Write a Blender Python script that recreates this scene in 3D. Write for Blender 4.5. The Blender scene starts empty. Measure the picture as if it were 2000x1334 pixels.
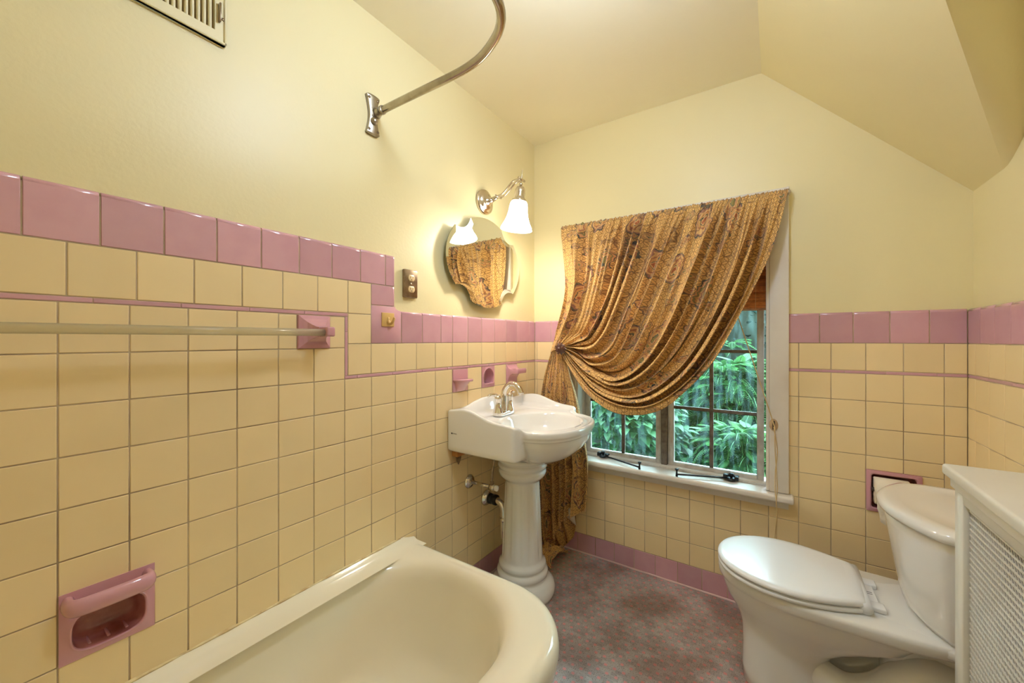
import bpy, bmesh, math, random
import numpy as np
from mathutils import Vector, Matrix
random.seed(7); rng = np.random.default_rng(7)
scene = bpy.context.scene
COL = scene.collection
PI = math.pi

# ------------------------------------------------------------------ basics
def lin(c):
    c = [x / 255 for x in c]
    return tuple((x / 12.92 if x <= 0.04045 else ((x + 0.055) / 1.055) ** 2.4) for x in c) + (1.0,)

class B:
    """collects verts / faces (+ material index, smooth flag, per-face random) for ONE mesh"""
    def __init__(s): s.v = []; s.f = []; s.m = []; s.sm = []; s.r = []; s.uv = None
    def add(s, verts, faces, mi=0, smooth=False, rnd=None):
        o = len(s.v); s.v += [tuple(map(float, p)) for p in verts]
        for f in faces:
            s.f.append([i + o for i in f]); s.m.append(mi); s.sm.append(smooth); s.r.append(random.random() if rnd is None else rnd)
        return s
    def bm(s, b, mi=0, smooth=False, rnd=None):
        b.verts.index_update()
        s.add([v.co for v in b.verts], [[v.index for v in f.verts] for f in b.faces], mi, smooth, rnd); b.free(); return s
    def box(s, x0, x1, y0, y1, z0, z1, bev=0, seg=2, mi=0, M=None, smooth=None, rnd=None):
        b = bmesh.new(); bmesh.ops.create_cube(b, size=1)
        for v in b.verts: v.co = Vector((x0 + (v.co.x + .5) * (x1 - x0), y0 + (v.co.y + .5) * (y1 - y0), z0 + (v.co.z + .5) * (z1 - z0)))
        if bev: bmesh.ops.bevel(b, geom=list(b.edges), offset=bev, segments=seg, profile=.5, affect='EDGES')
        if M is not None: bmesh.ops.transform(b, matrix=M, verts=b.verts)
        return s.bm(b, mi, bool(bev) if smooth is None else smooth, rnd)
    def loft(s, rings, closed=True, cap0=False, cap1=False, mi=0, smooth=True):
        n = len(rings[0]); o = len(s.v); V = []; F = []
        for r in rings: V += list(r)
        for i in range(len(rings) - 1):
            for j in range(n if closed else n - 1):
                k = (j + 1) % n
                F.append([i * n + j, i * n + k, (i + 1) * n + k, (i + 1) * n + j])
        if cap0: F.append(list(range(n))[::-1])
        if cap1: F.append([(len(rings) - 1) * n + j for j in range(n)])
        return s.add(V, F, mi, smooth)
    def lathe(s, prof, o=(0, 0, 0), axis=(0, 0, 1), n=32, mi=0, cap0=True, cap1=True, mod=None):
        a = Vector(axis).normalized(); t = Vector((1, 0, 0)) if abs(a.x) < .9 else Vector((0, 1, 0))
        u = (t - a * t.dot(a)).normalized(); w = a.cross(u); o = Vector(o)
        R = []
        for r, h in prof:
            R.append([o + a * h + (u * math.cos(2 * PI * k / n) + w * math.sin(2 * PI * k / n)) * (r * (mod(2 * PI * k / n, h) if mod else 1)) for k in range(n)])
        return s.loft(R, True, cap0, cap1, mi)
    def tube(s, pts, r, n=12, mi=0, cap=True):
        pts = [Vector(p) for p in pts]; R = []; up = None
        for i, p in enumerate(pts):
            d = (pts[min(i + 1, len(pts) - 1)] - pts[max(i - 1, 0)]).normalized()
            if up is None:
                up = Vector((0, 0, 1)) if abs(d.z) < .9 else Vector((1, 0, 0))
            u = (up - d * up.dot(d)).normalized(); w = d.cross(u); up = u
            rr = r[i] if isinstance(r, (list, tuple)) else r
            R.append([p + (u * math.cos(2 * PI * k / n) + w * math.sin(2 * PI * k / n)) * rr for k in range(n)])
        return s.loft(R, True, cap, cap, mi)
    def prism(s, outline, fr, d0, d1, bev=0, mi=0, smooth=False):
        """outline [(a,b)..] ccw in frame fr=(origin,a,b,n); from depth d0 to d1, edge at d1 chamfered"""
        O, A, Bv, N = [Vector(x) for x in fr]
        P = lambda q, d: O + A * q[0] + Bv * q[1] + N * d
        rings = [[P(q, d0) for q in outline]]
        if bev:
            ins = inset(outline, bev)
            m = inset(outline, bev * .3)
            rings += [[P(q, d1 - bev) for q in outline], [P(q, d1 - bev * .3) for q in m], [P(q, d1) for q in ins]]
        else: rings += [[P(q, d1) for q in outline]]
        return s.loft(rings, True, True, True, mi, smooth)
    def build(s, name, mats, root=None, loc=None, smooth_angle=None, parent=None):
        """root: Empty (or object) that parents it; verts are given in world space"""
        me = bpy.data.meshes.new(name)
        par = parent or root
        off = Vector((0, 0, 0))
        if par is not None: off = world_loc(par)
        elif loc is not None: off = Vector(loc)
        me.from_pydata([tuple(Vector(p) - off) for p in s.v], [], s.f)
        mats = mats if isinstance(mats, (list, tuple)) else [mats]
        for m in mats: me.materials.append(m)
        me.polygons.foreach_set('material_index', s.m)
        me.polygons.foreach_set('use_smooth', s.sm)
        at = me.attributes.new('rnd', 'FLOAT', 'FACE'); at.data.foreach_set('value', s.r)
        if s.uv is not None:
            L = me.uv_layers.new(name='UVMap')
            vi = np.empty(len(me.loops), dtype=np.int32); me.loops.foreach_get('vertex_index', vi)
            L.data.foreach_set('uv', np.asarray(s.uv, dtype=np.float32)[vi].ravel())
        me.validate(); me.update()
        o = bpy.data.objects.new(name, me); COL.objects.link(o)
        if par is not None: o.parent = par
        elif loc is not None: o.location = loc
        if smooth_angle: shade_auto(o, smooth_angle)
        return o

def shade_auto(o, ang):
    b = bmesh.new(); b.from_mesh(o.data)
    bmesh.ops.recalc_face_normals(b, faces=b.faces)
    for e in b.edges:
        if len(e.link_faces) == 2 and e.calc_face_angle(0) > math.radians(ang): e.smooth = False
    for f in b.faces: f.smooth = True
    b.to_mesh(o.data); b.free()

def world_loc(o):
    v = Vector(o.location)
    while o.parent: o = o.parent; v += Vector(o.location)
    return v

def inset(ol, d):
    """inset a ccw polygon by d"""
    n = len(ol); out = []
    for i in range(n):
        p0, p1, p2 = Vector(ol[i - 1]), Vector(ol[i]), Vector(ol[(i + 1) % n])
        e0 = (p1 - p0); e1 = (p2 - p1)
        if e0.length < 1e-9 or e1.length < 1e-9: out.append(tuple(p1)); continue
        e0.normalize(); e1.normalize()
        n0 = Vector((-e0.y, e0.x)); n1 = Vector((-e1.y, e1.x)); m = n0 + n1
        if m.length < 1e-6: m = n0
        k = max(.45, m.length_squared / 2)
        out.append(tuple(p1 + m * (d / k / 1.0 * .5 * 2 / 2)))
    return out

def crom(pts, n):
    """Catmull-Rom resample at n points evenly spaced by arc length"""
    P = np.asarray(pts, float); Q = np.vstack([2 * P[0] - P[1], P, 2 * P[-1] - P[-2]]); out = []
    for i in range(1, len(Q) - 2):
        for t in np.linspace(0, 1, 24, endpoint=False):
            a, b, c, d = Q[i - 1], Q[i], Q[i + 1], Q[i + 2]
            out.append(.5 * ((2 * b) + (c - a) * t + (2 * a - 5 * b + 4 * c - d) * t * t + (-a + 3 * b - 3 * c + d) * t ** 3))
    out.append(P[-1]); out = np.array(out)
    s = np.r_[0, np.cumsum(np.linalg.norm(np.diff(out, axis=0), axis=1))]
    tt = np.linspace(0, s[-1], n)
    return np.stack([np.interp(tt, s, out[:, k]) for k in range(P.shape[1])], 1)

def thing(name, label, cat, loc=(0, 0, 0), group=None):
    o = bpy.data.objects.new(name, None); o.empty_display_size = .05; COL.objects.link(o)
    o.location = loc; return tag(o, label, cat, group)
def tag(o, label, cat, group=None, kind=None):
    o['label'] = label; o['category'] = cat
    if group: o['group'] = group
    if kind: o['kind'] = kind
    return o
def struct(o, label=None):
    o['kind'] = 'structure'
    if label: o['label'] = label
    return o

# ------------------------------------------------------------------ materials
def mat(name, col=(200, 200, 200), rough=.5, metal=0, coat=0, spec=.5, noise=None, bump=None, emis=None, estr=0, var=None):
    """noise=(scale, amount, dark colour)  bump=(scale,strength)  var=amount of per-face brightness change"""
    m = bpy.data.materials.new(name); m.use_nodes = True; nt = m.node_tree; N = nt.nodes; L = nt.links
    p = N['Principled BSDF']; c = lin(col)
    p.inputs['Base Color'].default_value = c; p.inputs['Roughness'].default_value = rough; p.inputs['Metallic'].default_value = metal
    p.inputs['Coat Weight'].default_value = coat; p.inputs['Coat Roughness'].default_value = .06; p.inputs['Specular IOR Level'].default_value = spec
    if emis: p.inputs['Emission Color'].default_value = lin(emis); p.inputs['Emission Strength'].default_value = estr
    tc = N.new('ShaderNodeTexCoord'); last = None
    if noise:
        t = N.new('ShaderNodeTexNoise'); t.inputs['Scale'].default_value = noise[0]; t.inputs['Detail'].default_value = 6
        L.new(tc.outputs['Object'], t.inputs['Vector'])
        r = N.new('ShaderNodeValToRGB'); r.color_ramp.elements[0].position = .42; r.color_ramp.elements[1].position = .75
        r.color_ramp.elements[1].color = (noise[1],) * 3 + (1,); r.color_ramp.elements[0].color = (0, 0, 0, 1)
        L.new(t.outputs['Fac'], r.inputs['Fac'])
        x = N.new('ShaderNodeMix'); x.data_type = 'RGBA'; x.inputs['A'].default_value = c; x.inputs['B'].default_value = lin(noise[2])
        L.new(r.outputs['Color'], x.inputs['Factor']); last = x.outputs['Result']
    if var:
        a = N.new('ShaderNodeAttribute'); a.attribute_name = 'rnd'
        mr = N.new('ShaderNodeMapRange'); mr.inputs['To Min'].default_value = 1 - var; mr.inputs['To Max'].default_value = 1 + var
        L.new(a.outputs['Fac'], mr.inputs['Value'])
        h = N.new('ShaderNodeHueSaturation'); h.inputs['Color'].default_value = c
        if last: L.new(last, h.inputs['Color'])
        L.new(mr.outputs['Result'], h.inputs['Value']); last = h.outputs['Color']
    if last: L.new(last, p.inputs['Base Color'])
    if bump:
        t = N.new('ShaderNodeTexNoise'); t.inputs['Scale'].default_value = bump[0]; t.inputs['Detail'].default_value = 4
        L.new(tc.outputs['Object'], t.inputs['Vector'])
        b = N.new('ShaderNodeBump'); b.inputs['Strength'].default_value = bump[1]; b.inputs['Distance'].default_value = .01
        L.new(t.outputs['Fac'], b.inputs['Height']); L.new(b.outputs['Normal'], p.inputs['Normal'])
    return m

M = {}
M['plaster'] = mat('yellow_paint', (234, 220, 172), .44, bump=(90, .05), spec=.5, noise=(2.2, .12, (228, 211, 158)))
M['ceiling'] = mat('ceiling_paint', (243, 234, 204), .55, bump=(60, .05), noise=(3, .15, (233, 222, 196)))
M['ytile'] = mat('yellow_tile', (238, 214, 166), .22, spec=.45, var=.035, noise=(9, .25, (233, 206, 154)))
M['ptile'] = mat('pink_tile', (205, 157, 167), .12, coat=.4, var=.10, noise=(14, .5, (193, 140, 154)))
M['grout'] = mat('grout', (194, 174, 146), .9, noise=(4, .85, (112, 86, 62)))
M['cove'] = mat('pale_cove', (226, 190, 184), .25, noise=(20, .4, (206, 166, 158)))
M['pinkcer'] = mat('pink_ceramic', (203, 150, 160), .10, coat=.5, noise=(10, .3, (192, 134, 148)))
M['pinkdark'] = mat('pink_ceramic_mottled', (190, 125, 126), .15, coat=.4, noise=(14, .8, (120, 62, 52)))  # deeper pink with random brown blotches, used inside recesses
M['white_cer'] = mat('white_porcelain', (236, 234, 230), .07, coat=.6)
M['lid'] = mat('white_plastic', (238, 238, 240), .22, coat=.12)
M['tub'] = mat('cream_enamel', (238, 229, 206), .14, coat=.3, noise=(4, .2, (230, 218, 190)))
M['caulk'] = mat('caulk', (228, 208, 158), .6, noise=(30, .8, (176, 132, 74)))
M['chrome'] = mat('chrome', (232, 228, 222), .06, 1.0)
M['nickel'] = mat('satin_nickel', (214, 204, 190), .17, 1.0, bump=(200, .02))
M['steel'] = mat('aged_steel', (158, 140, 118), .33, 1.0, noise=(40, .7, (96, 74, 56)))
M['rod'] = mat('worn_chrome', (176, 166, 150), .14, 1.0, noise=(30, .5, (136, 122, 104)))
M['silver'] = mat('worn_silver', (176, 166, 150), .3, 1.0, noise=(40, .5, (150, 134, 114)))
M['blackrub'] = mat('black_rubber', (24, 22, 22), .5)
M['white_wood'] = mat('white_painted_wood', (226, 218, 208), .38, bump=(40, .06), noise=(7, .5, (206, 192, 176)))
M['dirty_paint'] = mat('weathered_paint', (214, 208, 202), .5, noise=(16, .8, (160, 142, 126)), bump=(120, .15))
M['muntin'] = mat('weathered_dark_paint', (122, 108, 96), .6, noise=(40, .9, (80, 64, 52)), bump=(150, .2))
M['cover'] = mat('white_radiator_paint', (226, 222, 210), .30, noise=(5, .4, (214, 206, 190)), bump=(30, .05))
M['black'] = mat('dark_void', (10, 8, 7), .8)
M['almond'] = mat('almond_plastic', (228, 200, 150), .35)
M['slot'] = mat('slot_dark', (60, 42, 28), .6)
M['hookmat'] = mat('tan_plastic', (214, 174, 106), .35)
M['cleat'] = mat('pale_wood', (190, 160, 124), .5, noise=(60, .6, (150, 116, 78)))
M['wood'] = mat('raw_wood', (190, 128, 66), .6, noise=(30, .7, (150, 92, 44)))
M['vent'] = mat('cream_vent_paint', (230, 218, 176), .4)
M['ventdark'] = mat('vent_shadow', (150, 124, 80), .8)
M['paper'] = mat('tissue_paper', (236, 226, 206), .9, bump=(160, .15))
M['cord'] = mat('cord', (206, 176, 124), .8)
M['lining'] = mat('curtain_lining', (226, 212, 190), .9)
M['rosette'] = mat('brown_rosette', (66, 34, 24), .3, coat=.3, noise=(60, .6, (110, 64, 44)))
M['ink'] = mat('ink', (40, 40, 52), .5)
M['soil'] = mat('soil', (24, 30, 18), .95, noise=(6, .6, (14, 22, 12)))
M['oil'] = mat('operator_metal', (62, 66, 70), .35, .8, noise=(60, .6, (30, 26, 22)))

def glass_mat(name, tint, fres=1.45, rough=.02, dirt=0.0, body=0.0):
    m = bpy.data.materials.new(name); m.use_nodes = True; nt = m.node_tree; N = nt.nodes; L = nt.links
    N.remove(N['Principled BSDF']); out = N['Material Output']
    tr = N.new('ShaderNodeBsdfTransparent'); tr.inputs['Color'].default_value = tint
    gl = N.new('ShaderNodeBsdfGlossy'); gl.inputs['Roughness'].default_value = rough
    fr = N.new('ShaderNodeFresnel'); fr.inputs['IOR'].default_value = fres
    mx = N.new('ShaderNodeMixShader'); L.new(fr.outputs[0], mx.inputs[0]); L.new(tr.outputs[0], mx.inputs[1]); L.new(gl.outputs[0], mx.inputs[2])
    last = mx.outputs[0]
    if dirt:
        tc = N.new('ShaderNodeTexCoord'); mp = N.new('ShaderNodeMapping'); mp.inputs['Scale'].default_value = (18, 18, 3)
        n1 = N.new('ShaderNodeTexNoise'); n1.inputs['Scale'].default_value = 3; n1.inputs['Detail'].default_value = 8
        L.new(tc.outputs['Object'], mp.inputs['Vector']); L.new(mp.outputs[0], n1.inputs['Vector'])
        rp = N.new('ShaderNodeValToRGB'); rp.color_ramp.elements[0].position = .45; rp.color_ramp.elements[1].position = .8
        rp.color_ramp.elements[0].color = (.0,) * 3 + (1,); rp.color_ramp.elements[1].color = (dirt,) * 3 + (1,)
        L.new(n1.outputs['Fac'], rp.inputs['Fac'])
        df = N.new('ShaderNodeBsdfDiffuse'); df.inputs['Color'].default_value = lin((150, 190, 190))
        tl = N.new('ShaderNodeBsdfTranslucent'); tl.inputs['Color'].default_value = lin((150, 190, 190))
        ad = N.new('ShaderNodeMixShader'); L.new(df.outputs[0], ad.inputs[1]); L.new(tl.outputs[0], ad.inputs[2])
        m2 = N.new('ShaderNodeMixShader'); L.new(rp.outputs['Color'], m2.inputs[0]); L.new(last, m2.inputs[1]); L.new(ad.outputs[0], m2.inputs[2]); last = m2.outputs[0]
    if body:
        df = N.new('ShaderNodeBsdfDiffuse'); df.inputs['Color'].default_value = lin((226, 216, 188))
        tl = N.new('ShaderNodeBsdfTranslucent'); tl.inputs['Color'].default_value = lin((226, 216, 188))
        a_ = N.new('ShaderNodeMixShader'); L.new(df.outputs[0], a_.inputs[1]); L.new(tl.outputs[0], a_.inputs[2])
        b_ = N.new('ShaderNodeMixShader'); b_.inputs[0].default_value = body; L.new(last, b_.inputs[1]); L.new(a_.outputs[0], b_.inputs[2]); last = b_.outputs[0]
    L.new(last, out.inputs['Surface']); return m
M['pane'] = glass_mat('window_glass', (.82, .95, .92, 1), dirt=.15)
M['acrylic'] = glass_mat('clear_acrylic', (.93, .93, .88, 1), rough=.12, fres=1.4, body=.42)

def mirror_mat():
    m = mat('mirror_glass', (238, 238, 228), .01, 1.0); return m
M['mirror'] = mirror_mat()
M['mirror_edge'] = mat('mirror_edge', (120, 130, 110), .1, .6)

def shade_mat():
    m = mat('frosted_shade', (250, 248, 244), .3, emis=(255, 248, 236), estr=6.5); return m
M['shade'] = shade_mat()
M['globe'] = mat('lamp_globe', (250, 248, 244), .4, emis=(206, 226, 255), estr=1.0)

def floor_mat():
    m = bpy.data.materials.new('mosaic_floor'); m.use_nodes = True; nt = m.node_tree; N = nt.nodes; L = nt.links
    p = N['Principled BSDF']; p.inputs['Roughness'].default_value = .38; p.inputs['Specular IOR Level'].default_value = .4
    tc = N.new('ShaderNodeTexCoord'); S = .0345
    def vm(op, a, b=None):
        n = N.new('ShaderNodeVectorMath'); n.operation = op
        L.new(a, n.inputs[0])
        if b is not None:
            if isinstance(b, tuple): n.inputs[1].default_value = b
            else: L.new(b, n.inputs[1])
        return n.outputs[0]
    def mt(op, a, b=0.0, c=None):
        n = N.new('ShaderNodeMath'); n.operation = op
        for i, q in enumerate((a, b, c)):
            if q is None: continue
            if isinstance(q, (int, float)): n.inputs[i].default_value = q
            else: L.new(q, n.inputs[i])
        return n.outputs[0]
    q = vm('MULTIPLY', tc.outputs['Object'], (1 / S, 1 / S, 0))
    sep = N.new('ShaderNodeSeparateXYZ'); L.new(q, sep.inputs[0])
    row = mt('FLOOR', sep.outputs[1]); odd = mt('MODULO', row, 2.0); odd = mt('ABSOLUTE', odd)
    fx = mt('FRACT', mt('MULTIPLY_ADD', odd, .5, sep.outputs[0])); fy = mt('FRACT', sep.outputs[1])
    ax = mt('ABSOLUTE', mt('SUBTRACT', fx, .5)); ay = mt('ABSOLUTE', mt('SUBTRACT', fy, .5))
    mx = mt('MAXIMUM', ax, ay); pink = mt('LESS_THAN', mx, .165)
    br = N.new('ShaderNodeTexBrick'); L.new(tc.outputs['Object'], br.inputs['Vector'])
    br.inputs['Scale'].default_value = 1.0; br.inputs['Brick Width'].default_value = S * .667; br.inputs['Row Height'].default_value = S / 2
    br.inputs['Mortar Size'].default_value = .0007; br.offset = .5
    br.inputs['Color1'].default_value = lin((188, 178, 174)); br.inputs['Color2'].default_value = lin((166, 155, 151)); br.inputs['Mortar'].default_value = lin((190, 172, 164))
    sp = N.new('ShaderNodeTexNoise'); sp.inputs['Scale'].default_value = 260; sp.inputs['Detail'].default_value = 4; L.new(tc.outputs['Object'], sp.inputs['Vector'])
    spr = N.new('ShaderNodeValToRGB'); spr.color_ramp.elements[0].position = .34; spr.color_ramp.elements[1].position = .44
    spr.color_ramp.elements[0].color = lin((168, 152, 146)); spr.color_ramp.elements[1].color = (1, 1, 1, 1); L.new(sp.outputs['Fac'], spr.inputs['Fac'])
    mul = N.new('ShaderNodeMix'); mul.data_type = 'RGBA'; mul.blend_type = 'MULTIPLY'; mul.inputs['Factor'].default_value = 1
    L.new(br.outputs['Color'], mul.inputs['A']); L.new(spr.outputs['Color'], mul.inputs['B'])
    pk = N.new('ShaderNodeMix'); pk.data_type = 'RGBA'; pk.inputs['B'].default_value = lin((224, 148, 146))
    L.new(mt('MULTIPLY', pink, .95), pk.inputs['Factor']); L.new(mul.outputs['Result'], pk.inputs['A'])
    # worn, dirty patches
    wn = N.new('ShaderNodeTexNoise'); wn.inputs['Scale'].default_value = 4.5; wn.inputs['Detail'].default_value = 7; L.new(tc.outputs['Object'], wn.inputs['Vector'])
    wr = N.new('ShaderNodeValToRGB'); wr.color_ramp.elements[0].position = .4; wr.color_ramp.elements[1].position = .62
    wr.color_ramp.elements[0].color = lin((208, 192, 184)); wr.color_ramp.elements[1].color = (1, 1, 1, 1); L.new(wn.outputs['Fac'], wr.inputs['Fac'])
    m2 = N.new('ShaderNodeMix'); m2.data_type = 'RGBA'; m2.blend_type = 'MULTIPLY'; m2.inputs['Factor'].default_value = 1
    L.new(pk.outputs['Result'], m2.inputs['A']); L.new(wr.outputs['Color'], m2.inputs['B'])
    L.new(m2.outputs['Result'], p.inputs['Base Color'])
    return m
M['floor'] = floor_mat()

def curtain_mat():
    m = bpy.data.materials.new('gold_paisley_cotton'); m.use_nodes = True; nt = m.node_tree; N = nt.nodes; L = nt.links
    p = N['Principled BSDF']; p.inputs['Roughness'].default_value = .62; p.inputs['Specular IOR Level'].default_value = .35
    p.inputs['Sheen Weight'].default_value = .15
    uv = N.new('ShaderNodeUVMap'); uv.uv_map = 'UVMap'
    def vm(op, a, b=None):
        n = N.new('ShaderNodeVectorMath'); n.operation = op
        L.new(a, n.inputs[0])
        if b is not None:
            if isinstance(b, tuple): n.inputs[1].default_value = b
            else: L.new(b, n.inputs[1])
        return n
    def mt(op, a, b=0.0):
        n = N.new('ShaderNodeMath'); n.operation = op
        for i, q in enumerate((a, b)):
            if isinstance(q, (int, float)): n.inputs[i].default_value = q
            else: L.new(q, n.inputs[i])
        return n.outputs[0]
    def ramp(fac, stops, const=False):
        r = N.new('ShaderNodeValToRGB'); e = r.color_ramp.elements
        if const: r.color_ramp.interpolation = 'CONSTANT'
        while len(e) < len(stops): e.new(1.0)
        for k, (ps, c) in enumerate(stops): e[k].position = ps; e[k].color = c
        L.new(fac, r.inputs['Fac']); return r.outputs['Color']
    def mix(f, a, b, bt='MIX'):
        n = N.new('ShaderNodeMix'); n.data_type = 'RGBA'; n.blend_type = bt
        for key, q in (('Factor', f), ('A', a), ('B', b)):
            if isinstance(q, (int, float)): n.inputs[key].default_value = q
            elif isinstance(q, tuple): n.inputs[key].default_value = q
            else: L.new(q, n.inputs[key])
        return n.outputs['Result']
    rmap = N.new('ShaderNodeMapping'); rmap.inputs['Rotation'].default_value = (0, 0, PI / 4); rmap.inputs['Scale'].default_value = (1 / .028, 1 / .028, 1)
    L.new(uv.outputs[0], rmap.inputs['Vector']); cell = rmap.outputs[0]
    fr = vm('FRACTION', cell).outputs[0]; best = None
    for c in ((0, 0, 0), (1, 0, 0), (0, 1, 0), (1, 1, 0)):
        d = vm('DISTANCE', fr, c).outputs['Value']
        a = mt('ABSOLUTE', mt('SUBTRACT', d, .7071)); best = a if best is None else mt('MINIMUM', best, a)
    sp = N.new('ShaderNodeSeparateXYZ'); L.new(fr, sp.inputs[0])
    hx = mt('SUBTRACT', .5, mt('ABSOLUTE', mt('SUBTRACT', sp.outputs[0], .5))); hy = mt('SUBTRACT', .5, mt('ABSOLUTE', mt('SUBTRACT', sp.outputs[1], .5)))
    ring = mt('ABSOLUTE', mt('SUBTRACT', mt('ADD', mt('POWER', hx, .7), mt('POWER', hy, .7)), .36))
    line = ramp(mt('MINIMUM', best, mt('MULTIPLY', ring, .9)), [(.026, (.8, .8, .8, 1)), (.064, (0, 0, 0, 1))])
    gold = lin((226, 182, 112)); brown = lin((112, 70, 36))
    big = N.new('ShaderNodeTexNoise'); big.inputs['Scale'].default_value = 5; L.new(uv.outputs[0], big.inputs['Vector'])
    base = mix(ramp(big.outputs['Fac'], [(.4, (0, 0, 0, 1)), (.7, (.55, .55, .55, 1))]), gold, lin((218, 172, 100)))
    col = mix(line, base, brown)
    # paisley blossoms and leaves
    dn = N.new('ShaderNodeTexNoise'); dn.inputs['Scale'].default_value = 22; dn.inputs['Detail'].default_value = 2; L.new(uv.outputs[0], dn.inputs['Vector'])
    off = vm('MULTIPLY', vm('SUBTRACT', dn.outputs['Color'], (.5, .5, .5)).outputs[0], (.075, .075, 0)).outputs[0]
    for sc, thr, rot, seed in (((7.4, 5.0, 1), .52, .6, 0.0), ((11.5, 15.0, 1), .74, -.5, 3.7)):
        w = vm('ADD', uv.outputs[0], off).outputs[0]
        mp = N.new('ShaderNodeMapping'); mp.inputs['Scale'].default_value = sc; mp.inputs['Rotation'].default_value = (0, 0, rot); mp.inputs['Location'].default_value = (seed, seed * .7, 0)
        L.new(w, mp.inputs['Vector'])
        vo = N.new('ShaderNodeTexVoronoi'); vo.inputs['Scale'].default_value = 1; vo.voronoi_dimensions = '2D'; L.new(mp.outputs[0], vo.inputs['Vector'])
        sepc = N.new('ShaderNodeSeparateColor'); L.new(vo.outputs['Color'], sepc.inputs[0])
        on = mt('GREATER_THAN', sepc.outputs[0], thr)
        d = mt('MULTIPLY', vo.outputs['Distance'], 1.0)
        ringsA = ramp(d, [(0, lin((164, 84, 56))), (.06, lin((216, 176, 118))), (.10, lin((52, 76, 74))), (.125, lin((206, 158, 96))), (.19, lin((158, 92, 66))), (.225, lin((214, 172, 112))), (.29, lin((150, 104, 92))), (.335, lin((40, 62, 66)))], True)
        ringsB = ramp(d, [(0, lin((128, 124, 72))), (.07, lin((60, 82, 84))), (.095, lin((212, 170, 112))), (.16, lin((150, 88, 76))), (.19, lin((200, 152, 92))), (.25, lin((118, 116, 76))), (.29, lin((206, 150, 104))), (.335, lin((38, 58, 64)))], True)
        rc = mix(mt('GREATER_THAN', sepc.outputs[1], .5), ringsA, ringsB)
        inside = mt('MULTIPLY', on, mt('LESS_THAN', d, .37))
        col = mix(mt('MULTIPLY', inside, .84), col, rc)
    # vines
    vn = N.new('ShaderNodeTexNoise'); vn.inputs['Scale'].default_value = 7.5; vn.inputs['Detail'].default_value = 1.5; L.new(uv.outputs[0], vn.inputs['Vector'])
    va = mt('ABSOLUTE', mt('SUBTRACT', vn.outputs['Fac'], .5))
    col = mix(ramp(va, [(.005, (.6, .6, .6, 1)), (.010, (0, 0, 0, 1))]), col, lin((92, 52, 44)))
    va2 = mt('ABSOLUTE', mt('SUBTRACT', va, .026))
    
    L.new(col, p.inputs['Base Color'])
    wv = N.new('ShaderNodeTexNoise'); wv.inputs['Scale'].default_value = 900; L.new(uv.outputs[0], wv.inputs['Vector'])
    wr = N.new('ShaderNodeTexNoise'); wr.inputs['Scale'].default_value = 26; wr.inputs['Detail'].default_value = 3; L.new(uv.outputs[0], wr.inputs['Vector'])
    hs = mt('ADD', mt('MULTIPLY', wv.outputs['Fac'], .10), wr.outputs['Fac'])
    bp = N.new('ShaderNodeBump'); bp.inputs['Strength'].default_value = .35; bp.inputs['Distance'].default_value = .006
    L.new(hs, bp.inputs['Height']); L.new(bp.outputs[0], p.inputs['Normal'])
    return m
M['curtain'] = curtain_mat()

def leaf_mat(name, col, dark, tl=.35):
    m = mat(name, col, .5, var=.45, noise=(8, .6, dark))
    nt = m.node_tree; N = nt.nodes; L = nt.links; p = N['Principled BSDF']; out = N['Material Output']
    t = N.new('ShaderNodeBsdfTranslucent'); src = p.inputs['Base Color'].links[0].from_socket; L.new(src, t.inputs['Color'])
    mx = N.new('ShaderNodeMixShader'); mx.inputs[0].default_value = tl; L.new(p.outputs[0], mx.inputs[1]); L.new(t.outputs[0], mx.inputs[2]); L.new(mx.outputs[0], out.inputs['Surface'])
    return m
M['leafA'] = leaf_mat('broad_leaf', (68, 108, 68), (36, 76, 52))
M['leafB'] = leaf_mat('fern_leaf', (70, 110, 64), (36, 76, 46))
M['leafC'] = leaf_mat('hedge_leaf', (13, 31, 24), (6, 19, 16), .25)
M['bamboo'] = mat('bamboo', (200, 124, 66), .42, var=.25, noise=(60, .6, (128, 66, 28)))
M['thread'] = mat('blind_thread', (206, 160, 110), .8)

# ------------------------------------------------------------------ room shell
H = 2.437; XR = 1.818; YF = -2.60; T = .109
JL = -1.9478           # tile column joint on the left wall
def clip(rects, holes):
    out = list(rects)
    for h in holes:
        nx = []
        for r in out:
            a0, a1, b0, b1 = r[:4]; k = r[4:]
            if a1 <= h[0] + 1e-6 or a0 >= h[1] - 1e-6 or b1 <= h[2] + 1e-6 or b0 >= h[3] - 1e-6: nx.append(r); continue
            if b0 < h[2]: nx.append((a0, a1, b0, h[2]) + k)
            if b1 > h[3]: nx.append((a0, a1, h[3], b1) + k)
            c0, c1 = max(b0, h[2]), min(b1, h[3])
            if a0 < h[0]: nx.append((a0, h[0], c0, c1) + k)
            if a1 > h[1]: nx.append((h[1], a1, c0, c1) + k)
        out = nx
    return [r for r in out if r[1] - r[0] > .004 and r[3] - r[2] > .004]
G = .0012
def stations(a0, a1, r0, r1, G=.0012):
    """edge profile of one tile: (position, depth)"""
    s = [(a0 + G, -.003), (a0 + G + .0004, -.0007), (a0 + G + .0014, 0)] if not r0 else [(a0 + .0005, -.010), (a0 + .0012, -.006), (a0 + .0035, -.0024), (a0 + .007, -.0004), (a0 + .011, 0)]
    e = [(a1 - G, -.003), (a1 - G - .0004, -.0007), (a1 - G - .0014, 0)] if not r1 else [(a1 - .0005, -.010), (a1 - .0012, -.006), (a1 - .0035, -.0024), (a1 - .007, -.0004), (a1 - .011, 0)]
    return s + e[::-1]
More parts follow.
